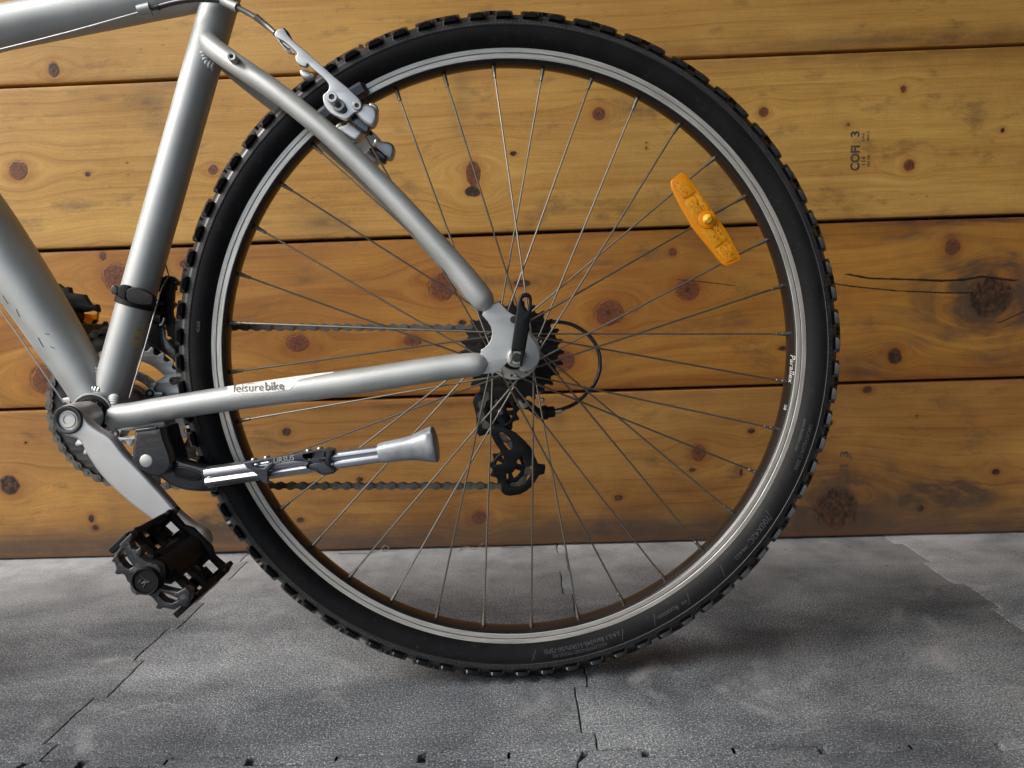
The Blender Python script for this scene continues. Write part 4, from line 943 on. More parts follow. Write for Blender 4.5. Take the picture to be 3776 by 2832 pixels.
# ---------------------------------------------------------------- frame
fr = empty('frame', bike)
def yz(px, py, y): return at(px, py, y)
ST = [at(826, -40, 0), at(806, 30, 0), at(561, 900, 0), at(412, 1430, 0), at(398, 1490, 0)]
tube('seat_tube', ST, [.0176, .0176, .0176, .0176, .0176], M['paint'], fr, 48)
TT = [Vector((-.955, 0, .520)), Vector((-.90, 0, .460)), Vector((-.80, 0, .375)), Vector((-.70, 0, .326)), at(-180, 142, 0), at(0, 104, 0), at(420, 22, 0), at(770, -42, 0)]
tube('top_tube', TT, [.019, .0195, .0205, .021, .021, .0208, .0205, .0195], M['paint'], fr, 48, n=8)
DT = [Vector((-.962, 0, .440)), Vector((-.90, 0, .413)), Vector((-.80, 0, .355)), Vector((-.70, 0, .278)), at(-240, 590, 0), at(-110, 762, 0), at(0, 917, 0), at(150, 1140, 0), at(298, 1373, 0), at(372, 1500, 0)]
tube('down_tube', DT, [.0235, .0250, .0270, .0290, .0302, .0302, .0292, .0262, .0222, .0212], M['paint'], fr, 48, n=8)
lathe('bottom_bracket_shell', [(17.8, -33.6), (18.2, -34), (20.6, -34), (21.2, -33.2), (21.2, 33.2), (20.6, 34), (17.8, 34)], M['paint'], fr, 48, BBc)
lathe('bearing_cup', [(9, -38), (15.6, -38), (16.2, -37.4), (16.2, -35.6), (19.2, -35.2), (19.6, -33.5), (9, -33.5)], M['plast'], fr, 40, BBc)
for k in range(14):
    a = 2 * PI * k / 14
    tube('cup_spline', [(BBc[0] + 13.0e-3 * math.cos(a), -.0386, BBc[1] + 13.0e-3 * math.sin(a)), (BBc[0] + 15.2e-3 * math.cos(a), -.0386, BBc[1] + 15.2e-3 * math.sin(a))], .0009, M['chaind'], fr, 6)
CSp = [(385, 1540, -20), (450, 1533, -30), (520, 1523, -36), (600, 1508, -40), (850, 1469, -47), (1100, 1437, -53), (1300, 1410, -58), (1500, 1379, -62), (1680, 1352, -65), (1755, 1344, -66.5), (1785, 1341, -67), (1800, 1340, -67.5)]
CSn = [at(*p) for p in CSp]; CSr = [.0122, .0122, .0121, .0120, .0122, .0123, .0122, .0120, .0118, .0113, .0085, .0035]
CSt = tube('chainstay', CSn, CSr, M['paint'], fr, 40, n=6)
mir = [Vector((p.x, -p.y, p.z)) for p in CSn]
tube('chainstay', mir, CSr, M['paint'], fr, 32, n=6)
SSp = [(765, 150, -8), (800, 187, -22), (900, 257, -38), (1000, 325, -46), (1100, 402, -51), (1237, 517, -56), (1425, 700, -60), (1580, 868, -63), (1700, 1005, -65), (1770, 1092, -66.5), (1795, 1122, -67), (1808, 1138, -67.5)]
SSn = [at(*p) for p in SSp]; SSr = [.0105, .0104, .0101, .0099, .0098, .0099, .0101, .0105, .0113, .0116, .0090, .0035]
tube('seatstay', SSn, SSr, M['paint'], fr, 40, n=6)
tube('seatstay', [Vector((p.x, -p.y, p.z)) for p in SSn], SSr, M['paint'], fr, 32, n=6)
DO = [(560, 505), (600, 470), (660, 395), (745, 365), (775, 372), (860, 465), (920, 505), (985, 530), (1010, 640), (1070, 700), (1120, 745), (1165, 800), (1205, 865), (1228, 930), (1232, 1010), (1210, 1080), (1160, 1135), (1090, 1170), (1020, 1172), (1000, 1150), (1003, 1090), (1010, 1040), (960, 1005), (900, 1010), (868, 1050), (815, 1110), (760, 1165), (700, 1190), (552, 1198), (545, 1060), (548, 915), (590, 895), (640, 845), (668, 790), (680, 725), (668, 655), (632, 590)]
plate('dropout', [KH(DO)], -70.5, 6, M['drop'], fr, .0006, 0, 2)
pts = [at(*KH([p])[0], -70.5) for p in DO]; me = plate_mesh('dropout', [[(v.x, v.z) for v in pts]], .006, .0005, 1); me.transform(Matrix.Translation((0, .0645, 0))); finish(me, M['drop']); link('dropout', me, fr)
e = at(*KH([(932, 565)])[0], -70.6); lathe('eyelet', [(0.01, -70.75), (3.6, -70.75)], M['chaind'], fr, 20, (e.x, e.z))
def weld(pts, r, m=M['weld']):
    L = sum((pts[k + 1] - pts[k]).length for k in range(len(pts) - 1)); n = max(3, int(L / (r * 0.62)))
    V = []; Fc = []; out = []; k = 0; acc_ = 0.0
    for q in range(n + 1):
        want = L * q / n
        while k < len(pts) - 2 and acc_ + (pts[k + 1] - pts[k]).length < want: acc_ += (pts[k + 1] - pts[k]).length; k += 1
        sl_ = max((pts[k + 1] - pts[k]).length, 1e-9); out.append((pts[k].lerp(pts[k + 1], min(1, (want - acc_) / sl_)), (pts[k + 1] - pts[k]).normalized()))
    for p, d in out:
        bm = bmesh.new(); bmesh.ops.create_uvsphere(bm, u_segments=14, v_segments=8, radius=r)
        y_ = (Vector((0, 1, 0)) - d * d.y).normalized(); x_ = d.cross(y_); b = len(V)
        jr = rnd.uniform(0.92, 1.1)
        for v in bm.verts: V.append(p + Vector((0, .0012, 0)) + (d * v.co.x * 0.62 + x_ * v.co.y * 1.2 + y_ * v.co.z * 0.62 + d * (0.25 * abs(v.co.y) ** 2 / r)) * jr)
        for f_ in bm.faces: Fc.append(tuple(b + v.index for v in f_.verts))
        bm.free()
    return pydata('weld_bead', V, Fc, m, fr, 80)
def ring_pts(c, n, r, k, a0=0, a1=2 * PI, sq=1.0):
    n = n.normalized(); u = n.orthogonal().normalized(); v = n.cross(u)
    return [c + (u * math.cos(a0 + (a1 - a0) * i / k) + v * math.sin(a0 + (a1 - a0) * i / k) * sq) * r for i in range(k)]
def polyweld(px, y, n, r, m=M['weld']):
    q = catmull([at(a, b, yy) for (a, b), yy in zip(px, y)], max(2, n // (len(px) - 1))); return weld(q, r, m)
polyweld(K1([(1760, 275), (1700, 290), (1665, 340), (1650, 400), (1655, 450), (1680, 500), (1730, 530)]), [-12.0, -14.5, -15.6, -15.8, -15.6, -14.6, -12], 18, .0046, M['paint'])
polyweld(K4([(340, 240), (380, 222), (440, 212), (500, 216), (540, 240)]), [-15, -16.5, -17.5, -17, -15], 16, .0040)
polyweld(K4([(475, 20), (470, 70), (480, 120), (500, 165), (525, 195)]), [-8, -10, -11.5, -13, -14], 12, .0050)
polyweld(K4([(640, 265), (625, 310), (625, 370), (635, 430), (640, 490), (620, 530)]), [-26, -30, -32.5, -32.5, -30, -26], 22, .0046, M['paint'])
polyweld(KB([(820, 1110), (870, 1150), (920, 1190), (965, 1225)]), [-53, -54, -54, -53], 12, .0042, M['paint'])
polyweld(KH([(590, 490), (640, 430), (690, 400), (755, 375)]), [-68, -70, -70, -68], 12, .0022, M['drop'])
# rack boss, cable stop
e = at(*K1([(1907, 480)])[0], -50); lathe('rack_boss', [(2.0, -52), (2.0, -56.3), (3.6, -56.6), (4.2, -56), (4.2, -44)], M['paint'], fr, 28, (e.x, e.z)); lathe('boss_hole', [(0.01, -54), (2.2, -54)], M['chaind'], fr, 16, (e.x, e.z))
# decal on the chainstay, gold label and print on the seat tube
def axis_hit(o, d, P, Rd, lift):
    t = 0.3; close = (9e9, 0.3)
    for _ in range(160):
        p = o + d * t; best = 9e9
        for i in range(len(P) - 1):
            ab = P[i + 1] - P[i]; s = max(0, min(1, (p - P[i]).dot(ab) / ab.length_squared))
            dd = (p - P[i] - ab * s).length - (Rd[i] + (Rd[i + 1] - Rd[i]) * s)
            best = min(best, dd)
        if best < close[0]: close = (best, t)
        if best < lift: break
        if t > 1.2: t = close[1]; break
        t += max(best - lift * .9, 0.00004)
    return o + d * t
CAMB = -(RB.transposed() @ TB)
def onto(px, py, P, Rd, lift=.0003):
    d = (RB.transposed() @ Vector(((px - 1888) / F, (py - 1416) / F, 1.0))).normalized(); return axis_hit(CAMB, d, P, Rd, lift)
CSq = catmull([tuple(p) for p in CSn], 6); CSqr = [v.x for v in catmull([(a, 0, 0) for a in CSr], 6)]
def decal(name, poly, P, Rd, m, parent, nu=26, lift=.0003):
    """poly = top polyline and bottom polyline in photograph pixels"""
    top, bot = poly; V = []; Fc = []
    def samp(pl, t):
        x = pl[0][0] + (pl[-1][0] - pl[0][0]) * t
        for (a, b), (c, d) in zip(pl, pl[1:]):
            if a <= x <= c: return x, b + (d - b) * (x - a) / max(c - a, 1e-6)
        return pl[-1]
    nv = 6
    for i in range(nu + 1):
        a = samp(top, i / nu); b = samp(bot, i / nu)
        for j in range(nv + 1): V.append(onto(a[0] + (b[0] - a[0]) * j / nv, a[1] + (b[1] - a[1]) * j / nv, P, Rd, lift))
    for i in range(nu):
        for j in range(nv): q = i * (nv + 1) + j; Fc.append((q, q + nv + 1, q + nv + 2, q + 1))
    return pydata(name, V, Fc, m, parent, 60)
decal('decal', ([(836, 1425), (880, 1418), (1000, 1400), (1100, 1386), (1230, 1370)], [(848, 1453), (870, 1452), (1000, 1446), (1072, 1436), (1100, 1400), (1230, 1374)]), CSq, CSqr, M['white'], fr)
def px_text(s, x0, y0, ang, h, m, P, Rd, parent, bold=False, shear=0.0, name='print', track=1.0, lift=.0006):
    me = text_mesh(s, bold, 0.0, shear); ca, sa = math.cos(ang), math.sin(ang)
    w_ = max(v.co.x for v in me.vertices)
    grid_mesh_from(me, lambda u, v: onto(x0 + h * (u * track * ca + v * sa), y0 + h * (u * track * sa - v * ca), P, Rd, lift), name, m, parent); return w_ * h * track
an = math.atan2(-11, 190)
wv = px_text('leisure', 858, 1446, an, 42, M['ink'], CSq, CSqr, fr, shear=0.12, track=1.02, lift=.0011)
px_text('bike', 858 + wv + 4, 1446 + (wv + 4) * math.tan(an), an, 43, M['ink'], CSq, CSqr, fr, bold=True, lift=.0011)
STr = [.0176] * 5
decal('decal', ([(484, 1206), (500, 1209), (531, 1216)], [(484, 1275), (500, 1277), (516, 1279)]), ST, STr, M['gold'], fr, 10) if False else None
V = []; Fc = []
for i in range(7):
    for j in range(7):
        a = Vector((497, 1206)).lerp(Vector((531, 1213)), i / 6); b = Vector((481, 1274)).lerp(Vector((517, 1279)), i / 6); p = a.lerp(b, j / 6); V.append(onto(p.x, p.y, ST, STr))
for i in range(6):
    for j in range(6): q = i * 7 + j; Fc.append((q, q + 7, q + 8, q + 1))
pydata('gold_label', V, Fc, M['gold'], fr, 60)
ta = R_(8)
px_text('EN', 496, 1250, ta, 12, M['ink'], ST, STr, fr, True); px_text('CONF', 500, 1217, ta, 8, M['ink'], ST, STr, fr); px_text('oxo', 508, 1199, ta, 15, M['inkl'], ST, STr, fr, True)
for y_ in (1221, 1230, 1237, 1254, 1264): px_text('_____', 497 - (y_ - 1221) * .22, y_, ta, 6.5, M['ink'], ST, STr, fr)
for k, s in enumerate(('_____', 'Made', 'BTWIN', 'C. Pyr', 'YAUNG')): 
    if k in (0, 4): px_text('______', 478 - k * 7, 1312 + k * 20, ta, 7, M['inkl'], ST, STr, fr)
for k in range(4): px_text('|||||', 482 - k * 6, 1332 + k * 16, ta, 9, M['inkl'], ST, STr, fr)
# scuffs on the down tube
for (a, b, c_, d_) in ((10, 1090, 30, 1120), (60, 1140, 72, 1168), (140, 1245, 160, 1280), (165, 1230, 183, 1233), (185, 1278, 200, 1284)):
    pp = [onto(a, b, [Vector(p) for p in catmull([tuple(q) for q in DT], 8)], [v.x for v in catmull([(r, 0, 0) for r in [.0235, .0250, .0270, .0290, .0302, .0302, .0292, .0262, .0222, .0212]], 8)], .0001), onto(c_, d_, [Vector(p) for p in catmull([tuple(q) for q in DT], 8)], [v.x for v in catmull([(r, 0, 0) for r in [.0235, .0250, .0270, .0290, .0302, .0302, .0292, .0262, .0222, .0212]], 8)], .0001)]
    tube('paint_scuff', pp, .00035, M['kbl'], fr, 6)

# ---------------------------------------------------------------- quick release
qr = empty('quick_release', bike)
QL = [(1035, 258), (1070, 250), (1110, 258), (1138, 290), (1145, 340), (1140, 470), (1125, 540), (1105, 700), (1065, 930), (1040, 1040), (1025, 1110), (1000, 1110), (1003, 1040), (1010, 935), (925, 930), (905, 935), (905, 880), (940, 640), (975, 400), (990, 320), (1005, 280)]
QH = [(1045, 310), (1085, 300), (1108, 320), (1108, 380), (1095, 455), (1075, 455), (1050, 390), (1030, 340)]
plate('release_lever', [KH(QL), KH(QH)], -87, 5, M['leverb'], qr, .0012, 0, 3)
e = at(*KH([(960, 1005)])[0], -82); qc = (e.x, e.z)
lathe('release_nut', [(0.01, -84), (6.2, -84), (6.6, -83), (6.6, -79), (9.3, -78.4), (9.8, -76), (9.8, -71), (0.01, -71)], M['alud'], qr, 28, qc)
lathe('axle_end', [(0.01, -87.6), (3.6, -87.6), (4.2, -86.8), (4.2, -80)], M['chaind'], qr, 20, qc)
plate('release_cam', [KH([(880, 940), (915, 925), (925, 970), (918, 1040), (885, 1085), (868, 1050), (862, 990)])], -85, 8, M['alud'], qr, .001, 2, 2)
plate('release_cam', [KH([(1005, 950), (1045, 945), (1050, 1000), (1040, 1050), (1012, 1050)])], -85.4, 8, M['alud'], qr, .001, 2, 2)

# ---------------------------------------------------------------- kickstand
ks = empty('kickstand', bike)
plate('mount_bracket', [K4([(745, 500), (860, 482), (1050, 468), (1080, 475), (1085, 545), (1060, 552), (1050, 520), (830, 545), (760, 520)])], -36, 26, M['paint'], ks, .0008)
plate('mount_body', [K4([(822, 560), (850, 552), (960, 545), (1040, 530), (1062, 560), (1080, 640), (1118, 740), (1145, 830), (1140, 890), (1100, 940), (1050, 965), (975, 965), (900, 930), (830, 880), (792, 820), (795, 760), (805, 660)])], -73, 40, M['gloss'], ks, .0034, 2, 4, 70)
plate('mount_lip', [K4([(820, 556), (1010, 530), (1015, 556), (828, 580)])], -74, 4, M['gloss'], ks, .0008, 0, 2)
e = at(*K4([(923, 828)])[0], -73); lathe('pivot_pin', [(0.01, -74.0), (5, -73.9), (6.0, -73.5), (6.3, -73.0), (6.3, -69)], M['alud'], ks, 30, (e.x, e.z))
plate('pivot_arm', [K4([(1060, 700), (1120, 760), (1200, 818), (1290, 845), (1400, 875), (1500, 890), (1560, 900), (1540, 1085), (1480, 1100), (1380, 1100), (1250, 1085), (1160, 1055), (1100, 1020), (1050, 985), (1000, 950)])], -64, 16, M['gloss'], ks, .003, 2, 4, 70)
plate('arm_inset', [K4([(1148, 915), (1165, 885), (1210, 875), (1290, 885), (1380, 915), (1412, 950), (1408, 985), (1380, 1005), (1310, 1005), (1220, 990), (1165, 965)])], -65.0, 3, M['gloss'], ks, .0012, 2, 3)
plate('arm_inset', [K4([(1160, 920), (1178, 895), (1215, 888), (1290, 898), (1370, 925), (1398, 955), (1394, 980), (1372, 993), (1310, 993), (1225, 978), (1175, 957)])], -65.8, 2, M['plast'], ks, .0006, 2, 2)
def legtube(name, a, b, y0, y1, hw0, hw1, m, prof, parent=ks):
    """extruded section along the leg: a,b pixel ends of the centre line, hw half heights px, prof = [(v -1..1, out mm)]"""
    A = at(*a, y0); B = at(*b, y1); d = (B - A).normalized(); upv = Vector((0, 1, 0)).cross(d) * -1
    if upv.z < 0: upv = -upv
    V = []; Fc = []; n = len(prof); N2 = 10
    sc0 = (F / (755 + y0)); sc1 = (F / (755 + y1))
    for i in range(N2 + 1):
        t = i / N2; c = A.lerp(B, t); h = (hw0 / sc0 * (1 - t) + hw1 / sc1 * t) * .001
        for v, o_ in prof: V.append(c + upv * v * h + Vector((0, -o_ * .001, 0)))
    for i in range(N2):
        for j in range(n):
            q = i * n + j; q2 = i * n + (j + 1) % n; Fc.append((q, q2, q2 + n, q + n))
    Fc.append(tuple(range(n))); Fc.append(tuple(N2 * n + j for j in range(n)))
    return pydata(name, V, Fc, m, parent, 40)
sect = [(1.0, 0), (0.98, 3), (0.85, 6), (0.55, 7.5), (0.30, 7.2), (0.18, 5.6), (0.02, 5.4), (-0.12, 6.8), (-0.35, 7.8), (-0.62, 7.0), (-0.70, 3.5), (-0.9, 2.5), (-1.0, 0), (-1.0, -8), (1.0, -8)]
c1 = KK([(705, 445), (1500, 330)]); 
legtube('outer_leg', c1[0], c1[1], -68, -76, 38, 38, M['alu'], sect)
sect2 = [(1.0, 0), (0.95, 3), (0.7, 5), (0.45, 5.2), (0.32, 3.6), (0.05, 3.4), (-0.08, 4.8), (-0.4, 5.5), (-0.8, 4.6), (-1.0, 1.5), (-1.0, -6), (1.0, -6)]
c2 = KK([(1380, 355), (1800, 294)]); legtube('inner_leg', c2[0], c2[1], -75, -80, 33, 31, M['alu'], sect2)
plate('leg_tip_shield', [KK([(682, 495), (690, 455), (712, 410), (745, 388), (740, 505)])], -74.5, 8, M['alu'], ks, .0025, 0, 3, 60)
SL = [(925, 350), (1000, 337), (1140, 312), (1300, 290), (1395, 268), (1455, 265), (1492, 275), (1475, 330), (1468, 370), (1505, 400), (1500, 418), (1440, 432), (1400, 420), (1385, 402), (1330, 392), (1315, 370), (1330, 352), (1310, 335), (1200, 345), (1120, 362), (1085, 400), (1085, 470), (1110, 475), (1070, 488), (1045, 470), (1030, 440), (985, 405), (950, 385)]
SH1 = [(990, 362), (1100, 342), (1105, 350), (1085, 358), (1060, 385), (1020, 382), (992, 374)]
SH2 = [(1315, 300), (1420, 280), (1432, 285), (1425, 312), (1400, 326), (1360, 330), (1330, 335), (1312, 318)]
plate('leg_sleeve', [KK(SL), KK(SH1), KK(SH2)], -86, 5, M['kbl'], ks, .0012, 0, 3)
SP = [(1300, 292), (1455, 266), (1492, 278), (1470, 330), (1470, 372), (1505, 402), (1498, 420), (1440, 432), (1405, 420)]
plate('sleeve_clamp', [KK([(1335, 360), (1440, 335), (1468, 372), (1505, 402), (1498, 420), (1440, 432), (1400, 420), (1385, 402), (1335, 392)])], -84.5, 24, M['kbl'], ks, .002, 0, 3)
plate('sleeve_clamp', [KK([(1440, 268), (1492, 276), (1472, 330), (1468, 372), (1440, 345)])], -84.5, 20, M['kbl'], ks, .002, 0, 3)
for a, b in ((1340, 276), (1412, 264), (998, 332), (1078, 320)): e = at(*KK([(a, b)])[0], -80); disc('sleeve_pin', (e.x, e.z), -83, 2.0, 8, M['alud'], ks, 12, .4)
FT = [(1780, 225), (1850, 205), (1950, 184), (2010, 145), (2075, 116), (2105, 145), (2140, 215), (2160, 280), (2158, 325), (2125, 352), (2020, 352), (1940, 352), (1850, 360), (1800, 358), (1782, 330)]
A = at(*KK([(1785, 292)])[0], -82); B = at(*KK([(2130, 235)])[0], -88)
dd = (B - A).normalized(); ln = (B - A).length
tube('foot', [A, A + dd * ln * .05, A + dd * ln * .42, A + dd * ln * .62, A + dd * ln * .88, A + dd * ln * 1.0, A + dd * ln * 1.03], [.0090, .0100, .0108, .0120, .0160, .0175, .0160], M['rubg'], ks, 36, (1.0, .8))
# worn tip face
def leg_text(s, x0, y0, ang, h, m):
    me = text_mesh(s, True, 0.0, 0.2); ca, sa = math.cos(ang), math.sin(ang)
    grid_mesh_from(me, lambda u, v: at(x0 + h * (u * ca + v * sa), y0 + h * (u * sa - v * ca), -86.4), 'sleeve_lettering', m, ks)
e_ = KK([(1118, 358)])[0]; leg_text('URSUS', e_[0], e_[1] - 1, math.atan2(-30, 170), 27, M['alud'])

# ---------------------------------------------------------------- rear derailleur, its cable loop
rd = empty('rear_derailleur', bike)
def jockey(c, y):
    L = gear_loop(20.6, 11, (c.x, c.z), .3, 23.2, 19.0)
    H = slots(5, 8, 14.5, .40, .5, (c.x, c.z))
    me = plate_mesh('jockey_wheel', [L] + H, .003, .0003, 1); me.transform(Matrix.Translation((0, y * .001, 0))); finish(me, M['plast'], 30); link('jockey_wheel', me, rd)
    lathe('wheel_rim', [(15.2, y - .6), (17.2, y - .8), (18.2, y)], M['plast'], rd, 36, (c.x, c.z))
    lathe('wheel_bushing', [(0.01, y - 2), (4.2, y - 2), (4.6, y), (4.6, y + 3)], M['chaind'], rd, 20, (c.x, c.z))
    disc('pulley_bolt', (c.x, c.z), y - 7, 2.6, 6, M['alu'], rd, 16, .3)
jockey(JU, 48.5); jockey(JL, 48.5)
CG = [(500, 680), (560, 655), (620, 665), (700, 710), (760, 740), (860, 830), (930, 910), (970, 1000), (1010, 1085), (1085, 1095), (1090, 1130), (1080, 1200), (1020, 1215), (975, 1290), (940, 1340), (880, 1390), (800, 1430), (700, 1445), (640, 1435), (600, 1400), (597, 1310), (600, 1240), (560, 1205), (510, 1150), (505, 1110), (560, 1095), (640, 1085), (620, 1000), (580, 930), (530, 860), (490, 780), (485, 720)]
CH1 = [(560, 740), (620, 740), (690, 800), (720, 860), (720, 915), (690, 940), (640, 880), (590, 810)]
CH2 = [(770, 1110), (900, 1120), (935, 1110), (940, 1180), (900, 1250), (840, 1310), (770, 1345), (700, 1345), (665, 1280), (655, 1200), (700, 1195), (745, 1160)]
CH3 = [(770, 1060), (830, 1000), (870, 1080), (860, 1105), (780, 1085)]
plate('cage_plate', [KD(CG), KD(CH1), KD(CH2), KD(CH3)], 41, 2.2, M['black'], rd, .0006, 0, 2)
plate('outer_cage_plate', [KD([(540, 460), (640, 440), (700, 560), (720, 700), (640, 760), (560, 700)])], 55, 2, M['black'], rd)
plate('parallelogram', [KD([(300, 330), (340, 290), (400, 300), (470, 330), (560, 370), (700, 360), (780, 420), (740, 470), (640, 470), (620, 560), (640, 660), (560, 660), (500, 700), (480, 760), (400, 770), (355, 790), (325, 740), (320, 560), (300, 480), (280, 400)])], 58, 14, M['black'], rd, .002)
plate('knuckle', [KD([(480, 370), (560, 340), (640, 350), (660, 420), (600, 470), (500, 480), (430, 450)])], 52, 10, M['gloss'], rd, .002)
plate('adjuster_body', [KD([(770, 372), (830, 366), (900, 385), (960, 420), (1040, 490), (1000, 570), (960, 545), (900, 490), (820, 470), (770, 420)])], 52, 12, M['plast'], rd, .002)
plate('adjuster_face', [KD([(780, 375), (825, 370), (880, 400), (900, 450), (850, 475), (790, 460)])], 50, 3, M['alud'], rd, .0008)
for a, b, r in ((1020, 290, 2.4), (1060, 375, 2.4), (545, 373, 2.0)): e = at(*KD([(a, b)])[0], 50); disc('limit_screw', (e.x, e.z), 50, r, 8, M['alu'], rd, 12, .4)
a_ = at(*KD([(990, 525)])[0], 55); b_ = at(*KD([(1195, 505)])[0], 55); d_ = b_ - a_
tube('barrel_adjuster', [a_, a_ + d_ * .3, a_ + d_ * .31, a_ + d_ * .45, a_ + d_ * .6, a_ + d_ * .62, a_ + d_ * .95, a_ + d_], [.006, .006, .0078, .0086, .0078, .0065, .0065, .005], M['plast'], rd, 14)
LP = KD([(1200, 497), (1300, 470), (1430, 410), (1560, 290), (1640, 190), (1690, 60)]) + KH([(1935, 1080), (1925, 960), (1870, 830), (1760, 710), (1600, 620), (1430, 590), (1330, 605)]) + [(1985, 1215), (1850, 1260)]
LPy = [55, 56, 58, 60, 62, 64, 66, 67, 68, 69, 69, 68, 68, 66, 66]
tube('cable_housing', [at(a, b, y) for (a, b), y in zip(LP, LPy)], .0023, M['housing'], rd, 12, n=5)
tube('housing_ferrule', [b_, b_ + (b_ - a_).normalized() * .008], .0028, M['alud'], rd, 12)

# ---------------------------------------------------------------- rear brake
br = empty('rear_brake', bike)
AR = [(266, 292), (290, 262), (330, 245), (352, 252), (372, 290), (420, 345), (500, 415), (600, 500), (700, 590), (800, 680), (880, 745), (950, 810), (1010, 870), (1030, 920), (1000, 975), (960, 985), (905, 1035), (860, 1035), (800, 1010), (745, 975), (700, 910), (688, 850), (700, 820), (735, 790), (742, 745), (715, 700), (650, 640), (590, 590), (555, 552), (540, 580), (495, 570), (455, 535), (450, 490), (465, 470), (430, 430), (350, 360), (280, 325)]
SLT = [(765, 812), (800, 820), (850, 895), (895, 945), (897, 972), (870, 985), (840, 975), (800, 930), (755, 880), (745, 840)]
def mirrored(name, loops, y, th, m, bevel, smooth=0):
    plate(name, loops, y, th, m, br, bevel, smooth, 3)
    L = [[(at(a, b, y).x, at(a, b, y).z) for a, b in lp] for lp in loops]
    if smooth: L = [[(v.x, v.y) for v in catmull([(a, b, 0) for a, b in lp], smooth, True)] for lp in L]
    me = plate_mesh(name, L, th * .001, bevel, 2); me.transform(Matrix.Translation((0, (-y - th) * .001, 0))); finish(me, m); link(name, me, br)
plate('brake_arm', [KB(AR), KB(SLT)], -70, 6, M['brk'], br, .0007, 2, 3)
L = [[(at(a, b, -70).x, at(a, b, -70).z) for a, b in KB(AR)]]; me = plate_mesh('brake_arm', L, .006, .001, 2); me.transform(Matrix.Translation((0, .060, 0))); finish(me, M['brk']); link('brake_arm', me, br)
mirrored('arm_boss', [KB([(950, 890), (985, 872), (1030, 900), (1080, 905), (1140, 930), (1168, 990), (1150, 1070), (1112, 1102), (1050, 1070), (990, 1010), (945, 950)])], -68, 12, M['brk'], .003, 2)
mirrored('spring_cover', [KB([(918, 1010), (955, 985), (1040, 1040), (1108, 1098), (1090, 1150), (1060, 1165), (1000, 1120), (930, 1050)])], -62, 12, M['gloss'], .002)
mirrored('brake_stud', [KB([(885, 1085), (925, 1060), (1000, 1120), (1040, 1150), (1015, 1195), (970, 1230), (900, 1190), (830, 1145), (805, 1110)])], -58, 14, M['brk'], .003, 2)
for a, b, y, r, h in ((985, 920, -72, 4.2, 5),): e = at(*KB([(a, b)])[0], y); hexbolt('pivot_screw', (e.x, e.z), y, r, h, M['hub'], br)
tb_ = [at(*KB([(1040, 985)])[0], -64), at(*KB([(1120, 915)])[0], -64), at(*KB([(1160, 925)])[0], -64)]
plate('stud_bolt', [KB([(1085, 905), (1120, 893), (1160, 920), (1172, 960), (1150, 985), (1110, 950)])], -66, 9, M['brk'], br, .002, 2, 3)
plate('spring_screw', [KB([(1085, 1160), (1110, 1140), (1125, 1160), (1100, 1180)])], -58, 5, M['plast'], br)
# pad bolt and washers: turned about an axis towards the camera
e = at(*KB([(765, 845)])[0], -86)
hexbolt('pad_bolt', (e.x, e.z), -86, 5.0, 11, M['brk'], br)
lathe('pad_washer', [(3, -75), (5.2, -75), (5.8, -74), (5.8, -71.5), (3, -71.5)], M['alud'], br, 28, (e.x + .0035, e.z - .0035))
lathe('pad_post', [(0.01, -72), (4, -72), (4, -30), (0.01, -30)], M['chaind'], br, 20, (e.x + .006, e.z - .006))
plate('cable_anchor', [KB([(478, 615), (505, 598), (560, 612), (620, 640), (600, 670), (545, 690), (500, 668)])], -58, 10, M['brk'], br, .003, 2, 3)
plate('noodle_holder', [KB([(268, 320), (300, 330), (350, 400), (440, 460), (435, 472), (400, 468), (360, 440), (300, 360)]), KB([(320, 368), (340, 375), (410, 430), (425, 455), (390, 445), (350, 405)])], -66, 3, M['alud'], br, .0006)
plate('noodle_holder', [KB([(330, 243), (352, 240), (385, 275), (420, 340), (405, 345), (365, 290)])], -64, 5, M['plast'], br, .0008)
# pads follow the rim
def pad(sign):
    pa = at(*KB([(1085, 800)])[0], -24); pb = at(*KB([(640, 1010)])[0], -24)
    a0 = math.atan2(pa.z, pa.x) - R_(.2); a1 = math.atan2(pb.z, pb.x) + R_(1.5)
    V = []; Fc = []; prof_ = [(300, -13.2), (300, -22), (301.5, -24.5), (309, -25.5), (312.5, -23), (312.8, -13.2)]; n = 16; m_ = len(prof_)
    for i in range(n + 1):
        a = a0 + (a1 - a0) * i / n; sq = 0.55 if i in (0, n) else 1.0
        for r, y in prof_: V.append(((306 + (r - 306) * sq) * .001 * math.cos(a), sign * (-13.2 + (y + 13.2) * sq) * .001, (306 + (r - 306) * sq) * .001 * math.sin(a)))
    for i in range(n):
        for j in range(m_): q = i * m_ + j; q2 = i * m_ + (j + 1) % m_; Fc.append((q, q2, q2 + m_, q + m_))
    Fc.append(tuple(range(m_))); Fc.append(tuple(n * m_ + j for j in range(m_)))
    pydata('brake_pad', V, Fc, M['kbl'], br, 40)
pad(1); pad(-1)
